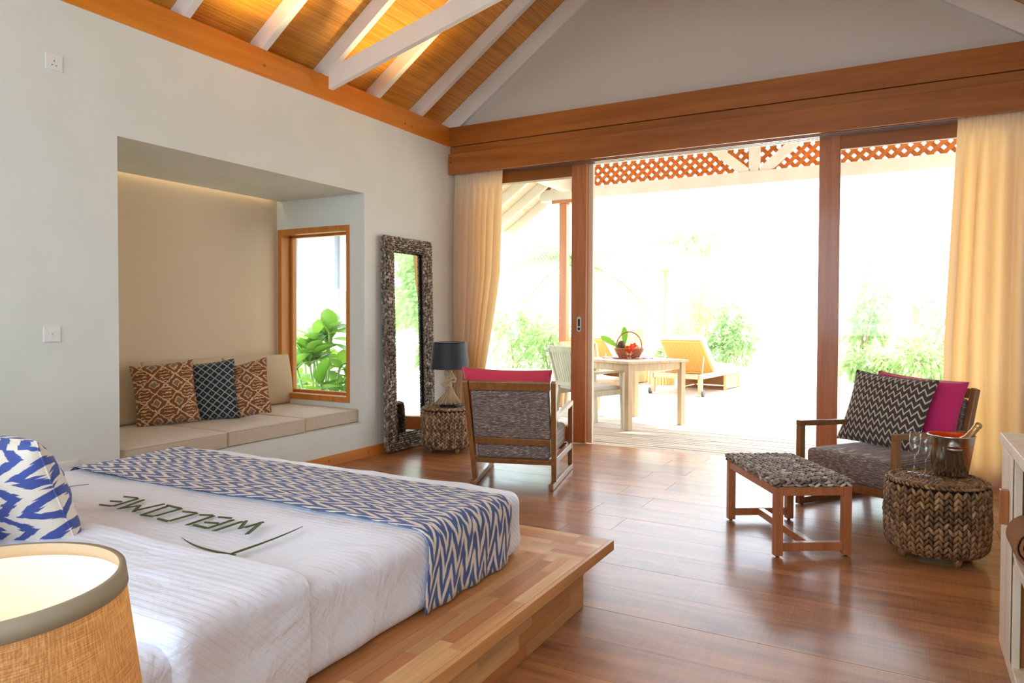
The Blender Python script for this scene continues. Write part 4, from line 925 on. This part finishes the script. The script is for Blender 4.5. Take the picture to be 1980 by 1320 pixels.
# ---------------------------------------------------------------- outdoor table and chairs
DZ=-.029
tb=thing('patio_table','square teak table on the veranda with the fruit basket','table',(-2.80,8.02,DZ),R(-29.5))
hw=.435
for a in (-1,1):
    for b in (-1,1): MB().box(a*hw-(.065 if a>0 else 0),a*hw+(.065 if a<0 else 0),b*hw-(.065 if b>0 else 0),b*hw+(.065 if b<0 else 0),0,.735).build('leg',teak,tb,bevel=.004)
    MB().box(a*(hw-.03)-.012,a*(hw-.03)+.012,-hw+.065,hw-.065,.65,.735).build('apron',teak,tb,bevel=.002)
    MB().box(-hw+.065,hw-.065,a*(hw-.03)-.012,a*(hw-.03)+.012,.65,.735).build('apron',teak,tb,bevel=.002)
for k in range(6):
    w=(2*hw+.05)/6; MB().box(-hw-.025,hw+.025,-hw-.025+k*w+.0015,-hw-.025+(k+1)*w-.0015,.735,.762).build('slat',teak,tb,bevel=.002)
def patiochair(lab,loc,rz,m):
    t=thing('patio_armchair',lab,'chair',loc,rz,'teak armchairs at the patio table')
    for s_ in (-1,1):
        x=s_*.27
        MB().beam((x,.27,0),(x,.24,.63),.04,.04,up=(0,1,0)).build('leg',m,t,bevel=.004)
        MB().beam((x,-.30,0),(x,-.24,.44),.04,.045,up=(0,1,0)).build('leg',m,t,bevel=.004)
        MB().beam((x,-.24,.43),(x*1.05,-.37,.90),.04,.045,up=(0,1,0)).build('back_post',m,t,bevel=.004)
        MB().beam((x*1.02,-.30,.64),(x*1.02,.28,.645),.055,.025).build('armrest',m,t,bevel=.006)
        MB().beam((x,-.24,.40),(x,.25,.42),.025,.06).build('seat_rail',m,t,bevel=.003)
    MB().beam((-.28,-.37,.89),(.28,-.37,.89),.025,.075,up=(0,-.25,1)).build('top_rail',m,t,bevel=.004)
    MB().beam((-.25,-.27,.50),(.25,-.27,.50),.025,.05,up=(0,-.25,1)).build('lower_rail',m,t,bevel=.003)
    for k in range(10):
        x=-.225+.05*k; MB().beam((x*.93,-.272,.52),(x*1.02,-.362,.86),.036,.012,up=(0,1,.27)).build('slat',m,t)
    MB().beam((-.25,.25,.41),(.25,.25,.41),.025,.06).build('front_rail',m,t,bevel=.003)
    rbox(.50,.50,.05,.018,.05,puff=.006).build('seat_cushion',cushw,t,smooth=True,loc=(0,0,.462))
    return t
patiochair('silvered teak armchair seen through the left door glass',(-3.11,7.475,DZ),R(-33.4),greyteak)
patiochair('teak armchair on the far side of the patio table',(-3.48,8.50,DZ),R(-122),teak)
# fruit basket
TT=DZ+.763
fb=thing('fruit_basket','woven willow basket of fruit and flowers on the patio table','basket',(-2.86,8.08,TT),R(29))
q=random.Random(2); m=MB(); hB=.105
for k in range(9):
    z=.006+hB*k/8; r=.10+.05*k/8; n=48; m.tube([((r+.004*math.sin(i*PI*.75+k*PI))*1.15*math.cos(2*PI*i/n),(r+.004*math.sin(i*PI*.75+k*PI))*math.sin(2*PI*i/n),z) for i in range(n)],.006,6,closed=True)
m.build('weave_row',wick,fb,smooth=True)
m=MB()
for k in range(18):
    a=2*PI*k/18; m.tube([(.10*1.15*math.cos(a),.10*math.sin(a),0),(.152*1.15*math.cos(a),.152*math.sin(a),hB+.012)],.004,6)
m.lathe([(0,0),(.11,0),(.11,.006),(0,.006)],24)
m.build('stake_frame',wick,fb,smooth=True)
MB().tube([(.165*math.cos(2*PI*i/40),.15*math.sin(2*PI*i/40),hB+.012) for i in range(40)],.009,7,closed=True).build('rim',wick,fb,smooth=True)
MB().tube([(-.15*math.cos(PI*i/28)*1.02,0,hB+.21*math.sin(PI*i/28)**.8) for i in range(29)],.007,7).build('handle',wick,fb,smooth=True)
def fruit(name,lab,x,y,z,r,m_,cat='fruit',sz=1):
    o=MB().lathe([(r*math.sin(PI*i/12),-r*sz*math.cos(PI*i/12)) for i in range(13)],18).build(name,m_,smooth=True); o.location=loc2((-2.86,8.08),R(29),x,y,TT+z); return tag(o,lab,cat)
fruit('orange','orange fruit at the right of the fruit basket',.085,-.03,.125,.038,orangef)
fruit('pineapple','dark pineapple at the left of the fruit basket',-.09,.02,.145,.05,pinebr,sz=1.3)
fruit('mango','pale yellow mango at the back right of the basket',.07,.06,.115,.045,straw,sz=1.2)
def petalflower(lab,x,y,z,r,m_,n=5,cat='flower',grp=None,s0=0):
    t=thing('flower',lab,cat,loc2((-2.86,8.08),R(29),x,y,TT+z),0,grp,rot=(R(55) if z>.05 else 0,0,s0))
    for k in range(n):
        a=2*PI*k/n; mm=MB().grid(lambda u,v:((r*v)*math.cos(a+(u-.5)*1.5*math.sin(PI*min(1,v*.9+.05))),(r*v)*math.sin(a+(u-.5)*1.5*math.sin(PI*min(1,v*.9+.05))),.35*r*v*v),4,5)
        mm.build('petal',m_,t,smooth=True)
    MB().lathe([(0,0),(r*.12,r*.05),(r*.1,r*.5),(0,r*.6)],8).build('flower_centre',orangef,t,smooth=True)
petalflower('large red hibiscus at the front of the fruit basket',-.015,-.14,.11,.06,redflower)
petalflower('smaller red blossom beside the hibiscus on the basket rim',.035,-.10,.145,.045,redflower)
petalflower('pale pink blossom near the orange in the basket',.06,-.08,.135,.035,whitepet)
m=MB()
for k in range(130):
    a=q.uniform(0,2*PI); r=q.uniform(.13,.30); x,y=r*math.cos(a)*1.1,r*math.sin(a)*.6-.05
    if math.hypot(x/1.15,y)<.12: continue
    c=Vector((x,y,.003)); s_=.019; a2=q.uniform(0,6.3); d=Vector((math.cos(a2),math.sin(a2),0))*s_; e=Vector((-d.y,d.x,0))*.6
    m.add([c-d,c+e+Vector((0,0,.008)),c+d+Vector((0,0,.004)),c-e+Vector((0,0,.006))],[(0,1,2),(0,2,3)])
o=m.build('scattered_petals',magpet); o.location=(-2.86,8.08,TT); o.rotation_euler=(0,0,R(29)); tag(o,'magenta petals scattered around the fruit basket','petals',kind='stuff')
petalflower('white frangipani on the table left of the basket front',-.03,-.20,.006,.03,whitepet)
petalflower('white frangipani on the table right of the basket front',.07,-.19,.006,.03,whitepet)
def bigleaf(L,Wd,curl=.25,n=8):
    m=MB(); vs=[]; fs=[]
    for i in range(n+1):
        f=i/n; w=Wd/2*math.sin(PI*min(1,f**1.45))**.75+ .003; z=curl*L*f*f*-1; x=L*f
        vs+=[(x,-w,z+.25*w),(x,-w*.5,z+.06*w),(x,0,z),(x,w*.5,z+.06*w),(x,w,z+.25*w)]
    for i in range(n):
        for k in range(4): a=i*5+k; fs.append((a,a+5,a+6,a+1))
    m.add(vs,fs); return m
for i,(x,y,z,ry,rz_,L) in enumerate(((-.12,-.02,.125,-22,R(207),.27),(-.05,.03,.14,-75,R(120),.24))):
    o=bigleaf(L,.075,.1).build('basket_leaf',leafbig,smooth=True); o.location=loc2((-2.86,8.08),R(29),x,y,TT+z); o.rotation_euler=(R(62) if i==0 else 0,R(ry-12),rz_)
    tag(o,['long green leaf lying out over the left basket rim','upright green leaf standing in the fruit basket'][i],'leaf')
# ---------------------------------------------------------------- sun loungers
def lounger(lab,loc,rz):
    t=thing('sun_lounger',lab,'sun lounger',loc,rz,'rattan sun loungers on the deck')
    w=.40
    for s_ in (-1,1):
        MB().box(s_*w-.03,s_*w+.03,0,2.0,.27,.345).build('side_rail',teak,t,bevel=.004)
        MB().box(s_*w-.03,s_*w+.03,.0,.08,.03,.27).build('leg',teak,t,bevel=.004)
        MB().tube([(s_*(w+.05)-.02,.03,.05),(s_*(w+.05)+.02,.03,.05)],.05,18).build('wheel',rubber,t)
        m=MB(); k=0; y=1.25
        while y<1.95: m.box(s_*w-.012,s_*w+.012,y,y+.04,.02,.27); y+=.046
        m.box(s_*w-.02,s_*w+.02,1.22,1.25,.0,.27).box(s_*w-.02,s_*w+.02,1.95,2.0,0,.27)
        m.build('side_screen',bamboo,t)
    MB().box(-w,w,0,.07,.27,.345).build('end_rail',teak,t,bevel=.004)
    MB().box(-w,w,1.93,2.0,.02,.345).build('end_panel',bamboo,t,bevel=.004)
    MB().box(-w+.03,w-.03,.80,1.93,.30,.33).build('seat_deck',rattan,t)
    bp=MB().box(-.34,.34,-.80,0,-.02,.02).build('backrest',rattan,t,loc=(0,.80,.35),rot=(R(-40),0,0))
    rbox(.76,.88,.09,.03,.06).build('back_mattress',cushw,bp,smooth=True,loc=(0,-.42,.07))
    rbox(.74,1.16,.09,.03,.06).build('seat_mattress',cushw,t,smooth=True,loc=(0,1.36,.378))
    for s_ in (-1,1): MB().tube([(s_*.33,.30,.31),(s_*.33,.38,.62)],.008,6).build('support_strut',cushw,t)
    return t
lounger('rattan sun lounger behind the patio table, its raised back towards the door',(-3.2,11.27,DZ),R(-6))
lounger('rattan sun lounger mostly hidden behind the patio armchair',(-4.95,11.4,DZ),R(-6))
dr=thing('drum_side_table','round slatted bamboo side table between the sun loungers','table',(-3.95,13.0,DZ))
for k in range(26):
    a=2*PI*k/26; MB().beam((.23*math.cos(a),.23*math.sin(a),0),(.23*math.cos(a),.23*math.sin(a),.36),.05,.012,up=(math.cos(a),math.sin(a),0)).build('slat',bamboo,dr)
MB().lathe([(0,.36),(.25,.36),(.25,.38),(0,.38)],32).build('table_top',bamboo,dr)
# parasol
ps=thing('parasol','open white beach parasol on a slim wooden pole','parasol',(-4.2,14.0,DZ))
MB().tube([(0,0,0),(0,0,2.55)],.028,12).build('pole',teak,ps,smooth=True)
MB().lathe([(0,0),(.25,0),(.25,.06),(.06,.10),(.05,.3),(0,.3)],24).build('base',sandm,ps,smooth=True)
m=MB(); n=8
for k in range(n):
    a0,a1=2*PI*k/n,2*PI*(k+1)/n
    m.add([(0,0,2.62),(1.35*math.cos(a0),1.35*math.sin(a0),2.25),(1.35*math.cos(a1),1.35*math.sin(a1),2.25),(1.35*math.cos(a0),1.35*math.sin(a0),2.13),(1.35*math.cos(a1),1.35*math.sin(a1),2.13)],[(0,1,2),(1,3,4,2)])
o=m.build('canopy',canopym,ps); o.modifiers.new('s','SOLIDIFY').thickness=.004
for k in range(n):
    a=2*PI*k/n; MB().tube([(0.03*math.cos(a),.03*math.sin(a),2.16),(.62*math.cos(a),.62*math.sin(a),2.42)],.008,6).build('strut',teak,ps)
MB().lathe([(.03,2.12),(.055,2.12),(.055,2.2),(.03,2.2),(.03,2.12)],16).build('hub',teak,ps)
# ---------------------------------------------------------------- planting
def leafmesh(rng,n,shape,size,elong,droop=.3):
    m=MB()
    for _ in range(n):
        c,d=shape(rng); L=size*rng.uniform(.6,1.3); w=L*elong
        d=Vector(d).normalized(); s_=d.cross(Vector((rng.uniform(-1,1),rng.uniform(-1,1),rng.uniform(.2,1)))).normalized(); u=s_.cross(d)
        c=Vector(c); m.add([c,c+d*L*.45+s_*w*.5+u*L*.06,c+d*L-Vector((0,0,droop*L)),c+d*L*.45-s_*w*.5+u*L*.06],[(0,1,2,3)],rng.random())
    return m
def shrub(name,lab,cat,loc,rx,ry,h,n,size,m_,seed,elong=.5,trunk=.0,grp='garden shrubs and trees'):
    n=int(n*.55)
    t=thing(name,lab,cat,loc,0,grp); rg_=random.Random(seed)
    blobs=[(rg_.uniform(-.6,.6)*rx,rg_.uniform(-.6,.6)*ry,trunk+rg_.uniform(.25,.85)*(h-trunk),rg_.uniform(.3,.5)) for _ in range(9)]
    def sh_(g):
        b=g.choice(blobs); th=g.uniform(0,2*PI); ph=math.acos(g.uniform(-.8,1)); r=g.uniform(.55,1)
        d=Vector((math.sin(ph)*math.cos(th),math.sin(ph)*math.sin(th),math.cos(ph)))
        return (b[0]+d.x*r*b[3]*rx*1.2,b[1]+d.y*r*b[3]*ry*1.2,max(.05,b[2]+d.z*r*b[3]*(h-trunk)*.6)),d+Vector((0,0,-.2))
    f=leafmesh(rg_,n,sh_,size,elong).build('foliage',m_,t,tones=True); f['kind']='stuff'
    for k in range(4):
        b=blobs[k]; MB().tube([(0,0,0),(b[0]*.4,b[1]*.4,b[2]*.5),(b[0],b[1],b[2])],[.05*h/3,.035*h/3,.015],6).build('stem',barkm,t,smooth=True)
    return t
G0=-.34
shr=[('garden_shrub','loose green shrub at the left edge of the garden view',-9.0,16.4,.9,.9,2.2,2600,.16,leafgr,.5),
('garden_shrub','low pale green shrub behind the left armchair',-7.7,15.9,.9,.7,1.35,2200,.15,leafgr,.5),
('garden_shrub','straw coloured grass-like bush behind the fruit basket',-6.3,16.9,.8,.8,1.9,3000,.30,straw,.08),
('garden_shrub','low green bush just right of the parasol pole',-5.1,17.8,.8,.6,1.5,2400,.16,leafdk,.5),
('garden_shrub','dense green shrub right behind the raised lounger back',-3.66,17.6,.62,.6,1.95,3600,.13,leafdk,.5),
('garden_shrub','tall drooping straw reeds behind the raised lounger back',-5.0,20.0,.9,.7,2.95,3600,.42,straw,.06),
('garden_tree','sparse crown of a slender tree high above the lounger',-5.7,22.4,.75,.7,4.7,800,.2,leafdk,.4),
('garden_shrub','tall green bush at the left of the right door glass',-.78,16.8,.55,.6,2.75,2600,.15,leafgr,.5),
('garden_shrub','light green low shrub behind the right armchair',-.1,15.95,1.0,.7,1.35,3400,.14,leafgr,.5),
('garden_shrub','broad green bush beside the right curtain edge',.95,16.6,.6,.7,1.9,2600,.16,leafgr,.5),
('garden_tree','leafy tree reflected in the leaning mirror',4.4,17.3,1.6,1.4,4.6,9000,.22,leafgr,.5),
('garden_shrub','green shrub reflected low in the leaning mirror',3.1,15.9,.8,.6,1.6,2600,.16,leafgr,.5),
('garden_tree','tall tree at the right end of the garden',10.0,19.0,2.0,2.0,5.5,5000,.25,leafgr,.5)]
for i,(nm,lab,x,y,rx,ry,h,n,sz,m_,el_) in enumerate(shr): shrub(nm,lab,nm.split('_')[1],(x,y,G0),rx,ry,h,n,sz,m_,50+i,el_,(3.2 if 'slender' in lab else 1.0) if nm=='garden_tree' else 0)
def palm(lab,loc,h,nf,L,seed,lean=(0,0)):
    t=thing('coconut_palm',lab,'palm',loc,0,'coconut palms in the garden'); g=random.Random(seed); top=Vector((lean[0],lean[1],h))
    MB().tube([(lean[0]*f*f,lean[1]*f*f,h*f) for f in [i/8 for i in range(9)]],[.16-.08*i/8 for i in range(9)],10).build('trunk',barkm,t,smooth=True)
    for k in range(nf):
        a=2*PI*k/nf+g.uniform(-.2,.2); el_=g.uniform(-.1,1.0); m=MB(); n=26; pts=[]
        for i in range(n+1):
            f=i/n; r=L*f*math.cos(el_*(1-f*.6)); z=L*(math.sin(el_)*f-.75*f*f); pts.append(top+Vector((r*math.cos(a),r*math.sin(a),z)))
        m.tube(pts,[.02*(1-i/n)+.004 for i in range(n+1)],5,tone=.5)
        for i in range(2,n):
            t_=(pts[i+1]-pts[i-1]).normalized(); sd=t_.cross(Vector((0,0,1))).normalized(); ll=L*.30*math.sin(PI*min(1,(i/n)*.9+.12))
            for s_ in (-1,1):
                d=(sd*s_+t_*.6+Vector((0,0,-.55))).normalized(); w=t_*.028
                m.add([pts[i]-w,pts[i]+w,pts[i]+d*ll],[(0,1,2)],g.random())
        fr=m.build('frond',leafdk,t,tones=True)
palm('coconut palm with arching fronds seen through the left door glass',(-6.55,15.0,G0),2.75,17,2.1,4)
palm('small coconut palm rising behind the right shrubs',(.28,18.8,G0),1.9,12,1.2,9)
palm('distant coconut palm behind the fruit basket',(-7.4,25.0,G0),4.2,12,2.3,12)
# reed fence and posts outside the alcove window
rf=thing('reed_fence','pale reed fence with grey posts outside the alcove window','fence',(-9.2,9.5,G0),R(28)); m=MB(); g=random.Random(1); x=-3.2
while x<1.3: m.tube([(x,g.uniform(-.02,.02),0),(x+g.uniform(-.04,.04),0,2.05+g.uniform(-.04,.03))],.012,4,tone=g.random()); x+=.020
o=m.build('reeds',reedm,rf,tones=True); o['kind']='stuff'
MB().box(-3.2,1.3,-.03,.03,1.85,1.90).build('rail',reedm,rf)
hs=thing('shelter','open shelter roof on grey posts above the reed fence','shelter',(-10.75,11.0,G0),R(0))
for x in (-.62,.58,2.2): MB().box(x-.04,x+.04,-.04,.04,0,3.2).build('post',postm,hs)
MB().box(-3.2,3.4,-1.0,1.0,3.2,3.32).build('roof_slab',postm,hs)
# big-leaved shrub right outside the alcove window
sp=thing('broadleaf_shrub','broad-leaved green shrub pressed against the alcove window','shrub',(-5.62,5.80,G0)); g=random.Random(14)
LM=[bigleaf(.24,.150,c).build('x',leafbig,smooth=True) for c in (.05,.18,.35)]; lms=[o.data for o in LM]
for o in LM: bpy.data.objects.remove(o)
heads=[]
for k in range(21):
    hx,hy,hz=g.uniform(-.62,.62),g.uniform(-.48,.55),g.uniform(.62,1.52)
    if hz>1.30: hx=abs(hx)*.8+.0
    heads.append((hx,hy,hz)); MB().tube(sm([(hx*.15,hy*.15,0),(hx*.6,hy*.5,hz*.5),(hx,hy,hz)],4),[.016]*9 if 0 else .011,6).build('stem',leafdk,sp,smooth=True,tones=True)
cnt=0
for hx,hy,hz in heads:
    nl=g.randint(8,10)
    for k in range(nl):
        a=2*PI*k/nl*1.6+g.uniform(-.3,.3); e=g.uniform(-.2,1.15); s_=g.uniform(.75,1.25)
        o=obj('leaf',lms[k%3],sp,(hx,hy,hz-.02*k*.5),(g.uniform(-.3,.3),-e-.2,a)); o.scale=(s_,s_,s_)
# ---------------------------------------------------------------- tidy: drop empty-parent bookkeeping
bpy.context.view_layer.update()
